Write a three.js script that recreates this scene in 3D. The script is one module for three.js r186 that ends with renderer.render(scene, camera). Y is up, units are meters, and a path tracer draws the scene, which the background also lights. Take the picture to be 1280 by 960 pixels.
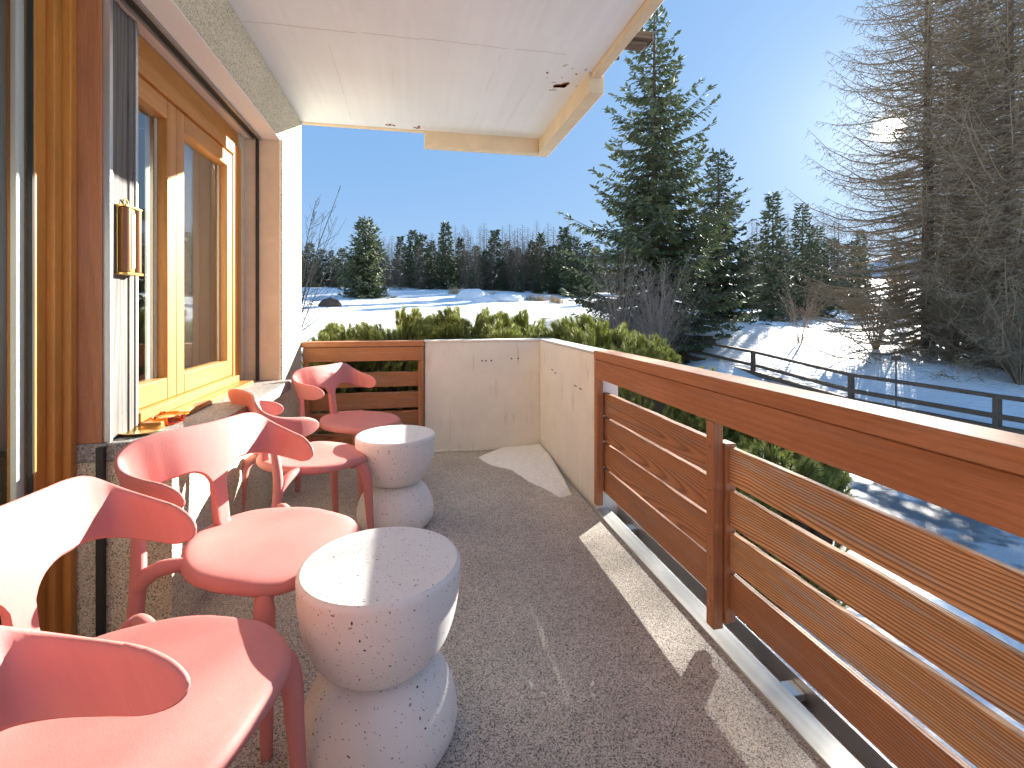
import * as THREE from 'three';
import { mergeGeometries } from 'three/addons/utils/BufferGeometryUtils.js';
import { RoundedBoxGeometry } from 'three/addons/geometries/RoundedBoxGeometry.js';

// ---------------------------------------------------------------- camera
const EYE = 1.18, FOCAL = 610, YAW = Math.atan(125 / 610), HORIZON = 386;
const scene = new THREE.Scene();
const camera = new THREE.PerspectiveCamera(2 * Math.atan(574 / FOCAL) * 180 / Math.PI, 1280 / 1148, 0.02, 6000);
camera.position.set(0, EYE, 0);
camera.lookAt(Math.sin(YAW), EYE, -Math.cos(YAW));
camera.setViewOffset(1280, 1148, 0, 188, 1280, 960);
const SY = Math.sin(YAW), CY = Math.cos(YAW);
// direction of a pixel of the photograph, t metres deep along the view axis
function at(px, py, t) { const u = (px - 640) / FOCAL, v = (HORIZON - py) / FOCAL; return [t * (SY + u * CY), EYE + t * v, t * (-CY + u * SY)]; }

// ---------------------------------------------------------------- sky, sun, exposure
const EXPOSURE = 9.2;
const sunDir = new THREE.Vector3(...at(1113, 160, 1)).sub(new THREE.Vector3(0, EYE, 0)).normalize();
function skyTexture() {
  const W = 2048, Hh = 1024, d = new Float32Array(W * Hh * 4);
  const zen = [0.17, 0.38, 0.78], mid = [0.25, 0.52, 0.92], hor = [0.66, 0.82, 0.99];
  for (let j = 0; j < Hh; j++) for (let i = 0; i < W; i++) {
    const ph = ((i + .5) / W - .5) * 2 * Math.PI, el = ((j + .5) / Hh - .5) * Math.PI;
    const x = Math.cos(el) * Math.cos(ph), y = Math.sin(el), z = Math.cos(el) * Math.sin(ph);
    const g = Math.acos(Math.min(1, Math.max(-1, x * sunDir.x + y * sunDir.y + z * sunDir.z)));
    const e = Math.max(0, y), k1 = Math.exp(-e / .13), k2 = Math.exp(-e / .6);
    const o = (j * W + i) * 4, wide = .34 * Math.exp(-g / .34), tight = 0.5 * Math.exp(-g / .075) + 26 * Math.exp(-Math.pow(g / .012, 2));
    for (let c = 0; c < 3; c++) {
      let v = zen[c] + (mid[c] - zen[c]) * k2; v += (hor[c] - v) * k1 * .8;
      v += wide * [1, 1, .85][c] + tight * [1, .95, .82][c];
      d[o + c] = v / EXPOSURE * (y < 0 ? .9 : 1);
    }
    d[o + 3] = 1;
  }
  const t = new THREE.DataTexture(d, W, Hh, THREE.RGBAFormat, THREE.FloatType);
  t.mapping = THREE.EquirectangularReflectionMapping; t.magFilter = t.minFilter = THREE.LinearFilter; t.wrapS = THREE.RepeatWrapping; t.needsUpdate = true;
  return t;
}
scene.background = skyTexture(); scene.environment = scene.background;
const sun = new THREE.DirectionalLight(new THREE.Color().setRGB(1, .95, .865), 2.8);
sun.position.copy(sunDir).multiplyScalar(60); sun.castShadow = true; sun.shadow.mapSize.set(4096, 4096); sun.shadow.radius = 1;
Object.assign(sun.shadow.camera, { left: -25, right: 25, top: 25, bottom: -25, near: 1, far: 150 });
scene.add(sun, sun.target);
const renderer = new THREE.WebGLRenderer({ antialias: true });
renderer.toneMapping = THREE.LinearToneMapping; renderer.toneMappingExposure = EXPOSURE;
renderer.shadowMap.enabled = true; renderer.shadowMap.type = THREE.PCFSoftShadowMap;

// ---------------------------------------------------------------- helpers
function rngOf(a) { return () => { a |= 0; a = a + 0x6D2B79F5 | 0; let t = Math.imul(a ^ a >>> 15, 1 | a); t = t + Math.imul(t ^ t >>> 7, 61 | t) ^ t; return ((t ^ t >>> 14) >>> 0) / 4294967296; }; }
const lerp = (a, b, t) => a + (b - a) * t, clamp = (v, a = 0, b = 1) => Math.min(b, Math.max(a, v));
const sstep = (a, b, v) => { const t = clamp((v - a) / (b - a)); return t * t * (3 - 2 * t); };
function hash2(x, y, s) { let h = Math.imul(x, 374761393) + Math.imul(y, 668265263) + Math.imul(s, 974711) | 0; h = Math.imul(h ^ h >>> 13, 1274126177); return ((h ^ h >>> 16) >>> 0) / 4294967296; }
const RND = new Float32Array(65536); { const r = rngOf(99); for (let i = 0; i < 65536; i++) RND[i] = r(); }
function vnoise(x, y, s = 0, per = 0) {           // value noise, period in cells if per > 0
  let xi = Math.floor(x), yi = Math.floor(y); const fx = x - xi, fy = y - yi, u = fx * fx * (3 - 2 * fx), v = fy * fy * (3 - 2 * fy);
  let x1 = xi + 1, y1 = yi + 1; if (per) { xi = ((xi % per) + per) % per; x1 = xi + 1 === per ? 0 : xi + 1; yi = ((yi % per) + per) % per; y1 = yi + 1 === per ? 0 : yi + 1; }
  const r0 = Math.imul(yi + s * 131, 40503) ^ (yi * 7), r1 = Math.imul(y1 + s * 131, 40503) ^ (y1 * 7), c0 = Math.imul(xi, 9973) + s * 57, c1 = Math.imul(x1, 9973) + s * 57;
  const a = RND[(r0 + c0 ^ c0 >> 5) & 65535], b = RND[(r0 + c1 ^ c1 >> 5) & 65535], c = RND[(r1 + c0 ^ c0 >> 5) & 65535], d = RND[(r1 + c1 ^ c1 >> 5) & 65535];
  const p = a + (b - a) * u, q = c + (d - c) * u; return p + (q - p) * v;
}
function fbm(x, y, s, o = 4, per = 0) { let r = 0, a = .5, n = 0; for (let i = 0; i < o; i++) { r += a * vnoise(x, y, s + i * 17, per); n += a; x *= 2; y *= 2; per *= 2; a *= .5; } return r / n; }
const enc = v => { v = clamp(v); return 255 * (v <= .0031308 ? v * 12.92 : 1.055 * Math.pow(v, 1 / 2.4) - .055); };
// texture from a function (u, v in 0..1) -> [r, g, b] linear, or a single grey for data maps
function tex(w, h, fn, data = false, rep = [1, 1]) {
  const d = new Uint8Array(w * h * 4);
  for (let j = 0; j < h; j++) for (let i = 0; i < w; i++) {
    const c = fn((i + .5) / w, (j + .5) / h, i, j), o = (j * w + i) * 4;
    if (data) d[o] = d[o + 1] = d[o + 2] = clamp(c) * 255; else { d[o] = enc(c[0]); d[o + 1] = enc(c[1]); d[o + 2] = enc(c[2]); }
    d[o + 3] = 255;
  }
  const t = new THREE.DataTexture(d, w, h, THREE.RGBAFormat);
  if (!data) t.colorSpace = THREE.SRGBColorSpace;
  t.wrapS = t.wrapT = THREE.RepeatWrapping; t.magFilter = THREE.LinearFilter; t.minFilter = THREE.LinearMipmapLinearFilter; t.generateMipmaps = true;
  t.repeat.set(...rep); t.needsUpdate = true; return t;
}
const rgb = (r, g, b) => new THREE.Color().setRGB(r, g, b);
const mat = (r, g, b, rough = .7, o = {}) => new THREE.MeshStandardMaterial({ color: rgb(r, g, b), roughness: rough, side: THREE.DoubleSide, ...o });
// uv in metres by the face's main direction; (du, dv) shifts the pattern, axis = long axis of the grain
function planarUV(g, axis = 'x', du = 0, dv = 0) {
  g = g.index ? g.toNonIndexed() : g; g.computeVertexNormals === 0;
  const p = g.attributes.position, n = g.attributes.normal, uv = new Float32Array(p.count * 2);
  for (let i = 0; i < p.count; i += 3) {
    const ax = [0, 1, 2].map(k => Math.abs(n.getComponent(i, k) + n.getComponent(i + 1, k) + n.getComponent(i + 2, k)));
    const m = ax.indexOf(Math.max(...ax)), long = 'xyz'.indexOf(axis);
    let a = long, b = [0, 1, 2].find(k => k !== long && k !== m);
    if (m === long) { a = (long + 1) % 3; b = (long + 2) % 3; }
    for (let q = i; q < i + 3; q++) { uv[q * 2] = p.getComponent(q, a) + du; uv[q * 2 + 1] = p.getComponent(q, b) + dv; }
  }
  g.setAttribute('uv', new THREE.BufferAttribute(uv, 2)); return g;
}
function box(x0, x1, y0, y1, z0, z1, r = .003, axis = 'x', du = 0, dv = 0) {
  const w = x1 - x0, h = y1 - y0, d = z1 - z0; r = Math.min(r, w / 2.2, h / 2.2, d / 2.2);
  const g = r > 0 ? new RoundedBoxGeometry(w, h, d, 1, r) : new THREE.BoxGeometry(w, h, d);
  g.translate((x0 + x1) / 2, (y0 + y1) / 2, (z0 + z1) / 2); return planarUV(g, axis, du, dv);
}
function mesh(name, geo, m, parent = scene, label) {
  if (Array.isArray(geo)) geo = mergeGeometries(geo.map(g => { g = g.index ? g.toNonIndexed() : g; return g; }));
  const o = new THREE.Mesh(geo, m); o.name = name; o.castShadow = o.receiveShadow = true; parent.add(o);
  if (label) o.userData.label = label; return o;
}
const used = {};
function numbered(n) { const k = used[n] = (used[n] ?? -1) + 1; return k ? `${n}_${String(k).padStart(3, '0')}` : n; }
function thing(name, label, category, pos = [0, 0, 0], turn = 0, group) {
  const o = new THREE.Group(); o.name = numbered(name); o.position.set(...pos); o.rotation.y = turn; scene.add(o);
  o.userData = { label, category }; if (group) o.userData.group = group; return o;
}
function dup(root, pos, turn, scale, label, group) {
  const r = root.clone(); r.name = numbered(root.name.replace(/_\d\d\d$/, '')); r.position.set(...pos); r.rotation.y = turn; r.scale.set(...scale); scene.add(r);
  r.userData = { ...root.userData }; if (label) r.userData.label = label; if (group) r.userData.group = group; return r;
}
function struct(name, geo, m) { const o = mesh(name, geo, m); o.userData.kind = 'structure'; return o; }
// raw triangle collector for plants
class Tri {
  constructor() { this.p = []; this.n = []; }
  tri(a, b, c) { this.p.push(...a, ...b, ...c); }
  quad(a, b, c, d) { this.tri(a, b, c); this.tri(a, c, d); }
  tube(pts, r0, r1, sides = 3) {
    let prev = null;
    for (let i = 0; i < pts.length; i++) {
      const a = pts[Math.max(0, i - 1)], b = pts[Math.min(pts.length - 1, i + 1)];
      let d = [b[0] - a[0], b[1] - a[1], b[2] - a[2]]; const l = Math.hypot(...d) || 1; d = d.map(v => v / l);
      let s = Math.abs(d[1]) > .9 ? [1, 0, 0] : [-d[2], 0, d[0]]; const dt = s[0] * d[0] + s[1] * d[1] + s[2] * d[2]; s = s.map((v, k) => v - dt * d[k]);
      const sl = Math.hypot(...s) || 1; s = s.map(v => v / sl);
      const t = [d[1] * s[2] - d[2] * s[1], d[2] * s[0] - d[0] * s[2], d[0] * s[1] - d[1] * s[0]];
      const r = lerp(r0, r1, i / (pts.length - 1)), ring = [];
      for (let k = 0; k < sides; k++) { const c = Math.cos(k / sides * 6.2832) * r, q = Math.sin(k / sides * 6.2832) * r; ring.push([pts[i][0] + s[0] * c + t[0] * q, pts[i][1] + s[1] * c + t[1] * q, pts[i][2] + s[2] * c + t[2] * q]); }
      if (prev) for (let k = 0; k < sides; k++) this.quad(prev[k], prev[(k + 1) % sides], ring[(k + 1) % sides], ring[k]);
      prev = ring;
    }
  }
  geo() { const g = new THREE.BufferGeometry(); g.setAttribute('position', new THREE.BufferAttribute(new Float32Array(this.p), 3)); g.computeVertexNormals(); return g; }
}

// ---------------------------------------------------------------- materials
const GRIT = 2048;
const floorMap = tex(GRIT, GRIT, (u, v, i, j) => {
  const n1 = vnoise(u * 620, v * 620, 3, 620), n2 = vnoise(u * 390, v * 390, 9, 390), n3 = fbm(u * 5, v * 5, 21, 5, 5), n4 = vnoise(u * 60, v * 60, 25, 60);
  let c = [.49, .445, .385]; const k = n1 * .6 + n2 * .4;
  if (k > .62) c = [.66, .62, .55]; else if (k < .36) c = [.14, .13, .118]; else if (n2 > .6) c = [.46, .37, .28];
  const s = .74 + .52 * n3 + .10 * (n4 - .5); return c.map(x => x * s);
});
const floorBump = tex(1024, 1024, (u, v) => vnoise(u * 512, v * 512, 3, 512) * .7 + .3 * vnoise(u * 256, v * 256, 5, 256), true);
for (const t of [floorMap, floorBump]) t.repeat.set(1 / 1.5, 1 / 1.5);
const M = {};
M.floor = mat(1, 1, 1, .62, { map: floorMap, bumpMap: floorBump, bumpScale: .0009 });
const roughFn = (u, v) => { const a = vnoise(u * 230, v * 230, 41, 230), b = vnoise(u * 420, v * 420, 43, 420), c = fbm(u * 5, v * 5, 47, 4, 5); return [a, b, c]; };
const castMap = tex(1024, 1024, (u, v) => { const [a, b, c] = roughFn(u, v); let k = [.64, .57, .41]; if (a * .6 + b * .4 < .31) k = [.25, .21, .13]; else if (a * .6 + b * .4 > .64) k = [.79, .73, .58]; const s = .86 + .28 * c; return k.map(x => x * s); });
const castBump = tex(1024, 1024, (u, v) => { const [a, b] = roughFn(u, v); return a * .65 + b * .35; }, true);
M.cast = mat(1, 1, 1, .92, { map: castMap, bumpMap: castBump, bumpScale: .006 });
const revealMap = tex(512, 512, (u, v) => { const s = .88 + .24 * fbm(u * 12, v * 12, 61, 5, 12); return [.58 * s, .47 * s, .345 * s]; });
const plastBump = tex(512, 512, (u, v) => fbm(u * 60, v * 20, 67, 3, 0), true);
M.reveal = mat(1, 1, 1, .9, { map: revealMap, bumpMap: plastBump, bumpScale: .003 });
const ceilMap = tex(1024, 1024, (u, v) => { let s = .93 + .10 * fbm(u * 6, v * 6, 71, 5, 6) + .04 * (vnoise(u * 3, v * 90, 73) - .5); return [.83 * s, .87 * s, .88 * s]; });
const ceilBump = tex(1024, 1024, (u, v) => { const j = Math.abs(((v * 10) % 1) - .5) < .006 ? .35 : .6; return j + .25 * (fbm(u * 40, v * 40, 79, 3, 40) - .5); }, true);
for (const t of [ceilMap, ceilBump]) t.repeat.set(.4, .4);
M.ceiling = mat(1, 1, 1, .85, { map: ceilMap, bumpMap: ceilBump, bumpScale: .003 });
const wallMap = tex(1024, 1024, (u, v) => {
  let s = .9 + .12 * fbm(u * 7, v * 7, 83, 5, 7), c = [.88, .81, .71];
  const st = fbm(u * 26, v * 4, 89, 4) ; if (st > .70) s -= (st - .70) * .7;
  const sc = vnoise(u * 60, v * 160, 91); if (sc > .93) s -= .12;
  return c.map((x, i) => x * s - (st > .68 ? (st - .68) * [.08, .2, .3][i] : 0));
});
M.parapet = mat(1, 1, 1, .8, { map: wallMap, bumpMap: plastBump, bumpScale: .0016 });
const fasciaMap = tex(512, 512, (u, v) => { const s = .9 + .2 * fbm(u * 10, v * 10, 97, 4, 10); return [.72 * s, .58 * s, .385 * s]; });
M.fascia = mat(1, 1, 1, .75, { map: fasciaMap });
const stoneMap = tex(1024, 1024, (u, v) => { const n = vnoise(u * 260, v * 260, 101, 260), m = vnoise(u * 110, v * 110, 103, 110), w = fbm(u * 6, v * 6, 105, 4, 6); const s = (.75 + .5 * w) * (n > .7 ? 1.45 : n < .3 ? .55 : 1) * (m > .72 ? 1.25 : 1); return [.27 * s, .255 * s, .235 * s]; });
M.stone = mat(1, 1, 1, .7, { map: stoneMap, bumpMap: floorBump, bumpScale: .001 });
M.coping = mat(.56, .54, .50, .8);

// wood: growth rings cut by a board; 1 texture = 2.4 m x 0.3 m
function ringWood(seed, early, late, rings, contrast, weather, big) {
  const r = rngOf(seed), yc = .12 + .08 * r(), d0 = .05 + .05 * r();
  const ring = (u, v) => {
    const x = u * 2.4, y = v * .3, wob = .03 * fbm(x * 1.1, y * 2, seed + 1, 3), dd = d0 + .035 * Math.sin(x * 1.1 + seed) + wob;
    const rr = Math.hypot(y - yc + .018 * (fbm(x * 2.2, y * 9, seed + 3, 3) - .5), dd), q = (rr * rings) % 1;
    return q < .72 ? Math.pow(q / .72, 2.2) : 1 - (q - .72) / .28;
  };
  const W = big ? 2048 : 1024, Hh = big ? 512 : 256, rg = new Float32Array(W * Hh), fb = new Float32Array(W * Hh);
  const col = tex(W, Hh, (u, v, i, j) => {
    const rv = ring(u, v), f = fbm(u * 60, v * 420, seed + 5, 2), g = fbm(u * 7, v * 5, seed + 7, 3), k = rv * contrast; rg[j * W + i] = rv; fb[j * W + i] = f;
    let c = early.map((e, n) => lerp(e, late[n], k) * (.78 + .44 * f) * (.8 + .4 * g));
    if (weather) { const w = sstep(.52, .72, fbm(u * 9, v * 14, seed + 9, 4)) * weather; const gr = (c[0] + c[1] + c[2]) / 3 * 1.15; c = c.map((x, n) => lerp(x, gr * [1.06, 1, .9][n], w)); }
    if (vnoise(u * 90, v * 300, seed + 13) > .985) c = c.map(x => x * 1.5 + .05);
    return c;
  });
  const bmp = tex(W, Hh, (u, v, i, j) => .55 + .4 * rg[j * W + i] * contrast - .25 * (fb[j * W + i] - .5), true);
  for (const t of [col, bmp]) { t.repeat.set(1 / 2.4, 1 / .3); t.wrapS = t.wrapT = THREE.MirroredRepeatWrapping; }
  return [col, bmp];
}
const woodMat = (w, rough, bump, tint = [1, 1, 1]) => { const m = mat(...tint, rough, { map: w[0], bumpMap: w[1], bumpScale: bump }); return m; };
const wRail = ringWood(11, [.43, .175, .075], [.34, .13, .052], 60, .6, .12);
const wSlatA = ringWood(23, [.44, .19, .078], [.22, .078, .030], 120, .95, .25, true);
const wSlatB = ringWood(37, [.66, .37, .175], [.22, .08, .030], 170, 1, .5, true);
const wFrame = ringWood(53, [.50, .215, .045], [.42, .165, .03], 40, .5, 0);
const wGrey = ringWood(71, [.15, .14, .128], [.085, .078, .07], 60, .9, .3);
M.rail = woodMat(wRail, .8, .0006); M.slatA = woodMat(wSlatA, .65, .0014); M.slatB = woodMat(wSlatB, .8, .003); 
M.frame = woodMat(wFrame, .42, .0003); M.jamb = woodMat(wRail, .45, .0004);
M.grey = woodMat(wGrey, .8, .0015);
M.fence = woodMat(wGrey, .85, .003, [.95, .72, .52]);
M.alu = mat(.62, .62, .60, .38, { metalness: .85 });
const stripMap = tex(512, 512, (u, v) => { const s = .72 + .5 * fbm(u * 5, v * 40, 111, 5) ; return [.52 * s, .51 * s, .47 * s]; });
M.strip = mat(1, 1, 1, .5, { map: stripMap, metalness: .35 });
M.zinc = mat(.34, .33, .30, .45, { metalness: .6 });
M.black = mat(.02, .02, .02, .6); M.rust = mat(.24, .075, .025, .9);
M.brass = mat(.62, .40, .12, .3, { metalness: .9 }); M.brassWood = mat(.20, .075, .012, .3);
M.white = mat(.78, .77, .74, .6);
M.glass = new THREE.MeshPhysicalMaterial({ color: rgb(.93, .96, .95), roughness: .0, metalness: 0, transmission: 1, thickness: 0, ior: 1.55, side: THREE.DoubleSide });
M.amber = new THREE.MeshPhysicalMaterial({ color: rgb(1, .8, .4), roughness: .03, transmission: 1, thickness: .02, ior: 1.5, attenuationColor: rgb(.92, .50, .05), attenuationDistance: .022, side: THREE.DoubleSide });
const pinkMap = tex(512, 512, (u, v) => { const s = .95 + .08 * fbm(u * 40, v * 40, 121, 3, 40) + .05 * (fbm(u * 6, v * 6, 127, 4, 6) - .5); return [.62 * s, .228 * s, .200 * s]; });
const pinkRough = tex(512, 512, (u, v) => .58 + .28 * fbm(u * 9, v * 9, 123, 5, 9) - (vnoise(u * 200, v * 14, 125, 0) > .95 ? .1 : 0), true); const pinkBump = tex(512, 512, (u, v) => vnoise(u * 256, v * 256, 129, 256), true);
M.pink = mat(1, 1, 1, 1, { map: pinkMap, roughnessMap: pinkRough, bumpMap: pinkBump, bumpScale: .00012 });
const flecks = [];
{ const r = rngOf(5); for (let i = 0; i < 1100; i++) { const big = r() < .12; flecks.push([r(), r(), (big ? 6 : 2.6) * (.5 + r()), (big ? 2.6 : 1.4) * (.5 + r()), r() * 3.14, r()]); } }
function fleckTex() {
  const W = 1024, d = new Uint8Array(W * W * 4), base = [.80, .78, .74];
  for (let j = 0; j < W; j++) for (let i = 0; i < W; i++) { const s = .955 + .09 * fbm(i / W * 14, j / W * 14, 131, 4, 14), o = (j * W + i) * 4; for (let c = 0; c < 3; c++) d[o + c] = enc(base[c] * s); d[o + 3] = 255; }
  for (const [x, y, a, b, t, k] of flecks) {
    const col = k < .35 ? [.035, .03, .03] : k < .65 ? [.16, .11, .08] : k < .85 ? [.30, .24, .19] : [.10, .10, .12], ct = Math.cos(t), st = Math.sin(t), R = Math.ceil(a + 1);
    for (let dy = -R; dy <= R; dy++) for (let dx = -R; dx <= R; dx++) {
      const p = (dx * ct + dy * st) / a, q = (-dx * st + dy * ct) / b, m = Math.pow(Math.abs(p), 1.4) + Math.pow(Math.abs(q), 1.4); if (m > 1) continue;
      const i = ((Math.round(x * W) + dx) % W + W) % W, j = ((Math.round(y * W) + dy) % W + W) % W, o = (j * W + i) * 4; for (let c = 0; c < 3; c++) d[o + c] = enc(col[c]);
    }
  }
  const t = new THREE.DataTexture(d, W, W, THREE.RGBAFormat); t.colorSpace = THREE.SRGBColorSpace; t.wrapS = t.wrapT = THREE.RepeatWrapping; t.magFilter = THREE.LinearFilter; t.minFilter = THREE.LinearMipmapLinearFilter; t.generateMipmaps = true; t.repeat.set(1 / .6, 1 / .6); t.needsUpdate = true; return t;
}
M.terrazzo = mat(1, 1, 1, .5, { map: fleckTex() });
const snowBump = tex(1024, 1024, (u, v) => fbm(u * 24, v * 24, 141, 6, 24), true); snowBump.repeat.set(1 / 3, 1 / 3);
M.snow = mat(.86, .86, .86, .75, { bumpMap: snowBump, bumpScale: .05 });
const oldSnowMap = tex(512, 512, (u, v) => { const s = .9 + .2 * fbm(u * 30, v * 30, 151, 4, 30); return [.88 * s, .86 * s, .82 * s]; }); oldSnowMap.repeat.set(2, 2);
M.oldSnow = mat(1, 1, 1, .7, { map: oldSnowMap, bumpMap: snowBump, bumpScale: .012 });
const roadMap = tex(1024, 1024, (u, v) => { const w = fbm(u * 8, v * 8, 161, 6, 8), n = vnoise(u * 300, v * 300, 163, 300); const k = sstep(.40, .66, w); const g = lerp(.17, .50, k) * (.8 + .4 * n); return [g * .98, g, g * 1.03]; }); roadMap.repeat.set(1 / 3.5, 1 / 3.5);
M.road = mat(1, 1, 1, .6, { map: roadMap, bumpMap: snowBump.clone(), bumpScale: .01 });
const barkMap = tex(256, 512, (u, v) => { const s = .6 + .8 * fbm(u * 14, v * 6, 171, 5); return [.12 * s, .092 * s, .07 * s]; });
M.bark = mat(1, 1, 1, .95, { map: barkMap });
M.larch = mat(.23, .18, .115, .85); M.larchFar = mat(.19, .14, .10, .9); M.twig = mat(.30, .235, .185, .85); M.twigDark = mat(.12, .095, .075, .9);
const needle = (r, g, b) => new THREE.MeshPhysicalMaterial({ color: rgb(r, g, b), roughness: .75, transmission: .18, thickness: 0, side: THREE.DoubleSide });
M.spruce = needle(.088, .112, .042); M.spruceB = needle(.11, .115, .04); M.spruceFar = mat(.085, .108, .052, .85); M.mugo = needle(.30, .33, .075); 
M.curtain = mat(.58, .53, .45, .9); M.roomWall = mat(.42, .37, .30, .9); M.roomFloor = mat(.18, .12, .08, .6);
M.rock = mat(.09, .065, .045, .95); M.dryGrass = mat(.36, .27, .15, .9);

// ---------------------------------------------------------------- terrain
const ctrl = [];
const cp = (px, py, t) => { const p = at(px, py, t); ctrl.push([p[0], p[2], p[1]]); };
[[420, 420, 14], [600, 420, 14], [500, 401, 22], [430, 388, 32], [450, 373, 42], [550, 364, 55], [700, 373, 50], [650, 381, 40], [720, 396, 28], [400, 358, 66], [550, 357, 72], [700, 363, 70],
  [815, 410, 22], [900, 400, 30], [960, 404, 30], [870, 428, 20], [1000, 410, 24], [1060, 430, 19], [1157, 442, 15.5], [1280, 474, 14], [1000, 450, 18], [900, 442, 18], [1150, 462, 14.2], [1280, 492, 12.4], [1100, 395, 45], [1300, 420, 40], [950, 375, 70],
  [200, 350, 120], [640, 345, 140], [1000, 345, 140], [1400, 360, 120], [-200, 370, 60]].forEach(a => cp(...a));
for (const [x, z, h] of [[12.2, -8.7, -1.5], [11.2, -13, -1.45], [10.4, -18, -1.25], [13, -3, -1.55], [14, 6, -1.6], [6.2, -5, -1.62], [6.2, 0, -1.62], [9.4, -5, -1.62], [9.4, 2, -1.62], [8, -12, -1.6], [6.4, -10, -1.5], [7.5, 10, -1.6], [2.4, -2, -1.15], [2.4, 1, -1.2], [2.4, -4.2, -1.0], [0, -5.4, -.75], [-2, -5.4, -.6], [-8, -6, -.2], [3.5, -7, -1.0], [0, 10, -1.6], [-20, 10, -1], [30, 20, -1], [0, 60, -2], [60, 0, 0], [-60, 0, 1], [-60, -60, 3]]) ctrl.push([x, z, h]);
const tps = (() => {                              // thin-plate spline through the points
  const n = ctrl.length, N = n + 3, A = [], U = r2 => r2 < 1e-9 ? 0 : r2 * Math.log(r2), S = 1 / 30;
  const q = ctrl.map(c => [c[0] * S, c[1] * S]);
  for (let i = 0; i < n; i++) { const row = new Float64Array(N + 1); for (let j = 0; j < n; j++) row[j] = U((q[i][0] - q[j][0]) ** 2 + (q[i][1] - q[j][1]) ** 2) + (i === j ? .004 : 0); row[n] = 1; row[n + 1] = q[i][0]; row[n + 2] = q[i][1]; row[N] = ctrl[i][2]; A.push(row); }
  for (let k = 0; k < 3; k++) { const row = new Float64Array(N + 1); for (let j = 0; j < n; j++) row[j] = k ? q[j][k - 1] : 1; A.push(row); }
  for (let c = 0; c < N; c++) { let p = c; for (let r = c + 1; r < N; r++) if (Math.abs(A[r][c]) > Math.abs(A[p][c])) p = r; [A[c], A[p]] = [A[p], A[c]]; for (let r = 0; r < N; r++) if (r !== c) { const f = A[r][c] / A[c][c]; if (f) for (let k = c; k <= N; k++) A[r][k] -= f * A[c][k]; } }
  const w = A.map((r, i) => r[N] / r[i]);
  return (x, z) => { const a = x * S, b = z * S; let h = w[n] + w[n + 1] * a + w[n + 2] * b; for (let j = 0; j < n; j++) h += w[j] * U((a - q[j][0]) ** 2 + (b - q[j][1]) ** 2); return h; };
})();
const roadMask = (x, z) => { const wob = .35 * (vnoise(z * .35, 3, 7) - .5); return sstep(5.95, 6.3, x + wob) * (1 - sstep(9.3, 9.9, x + wob)) * sstep(-27, -24, z); };
function ground(x, z) {
  const r = Math.hypot(x, z); let h = r > 170 ? lerp(tps(x * 170 / r, z * 170 / r), 10, clamp((r - 170) / 500)) : tps(x, z);
  return h;
}
function groundAll(x, z) {
  const m = roadMask(x, z), r = Math.hypot(x, z);
  let h = ground(x, z) + (1 - m) * ((fbm(x * .33, z * .33, 201, 4) - .5) * .34 + (fbm(x * 1.6, z * 1.6, 207, 3) - .5) * .09) * sstep(1, 6, r) - .10 * m + .16 * Math.exp(-(((x - 5.6) / .45) ** 2)) * sstep(-20, -12, z);
  if (x > -14 && x < 1.9 && z > -4.6) h = Math.min(h, -.55);
  return h;
}
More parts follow.
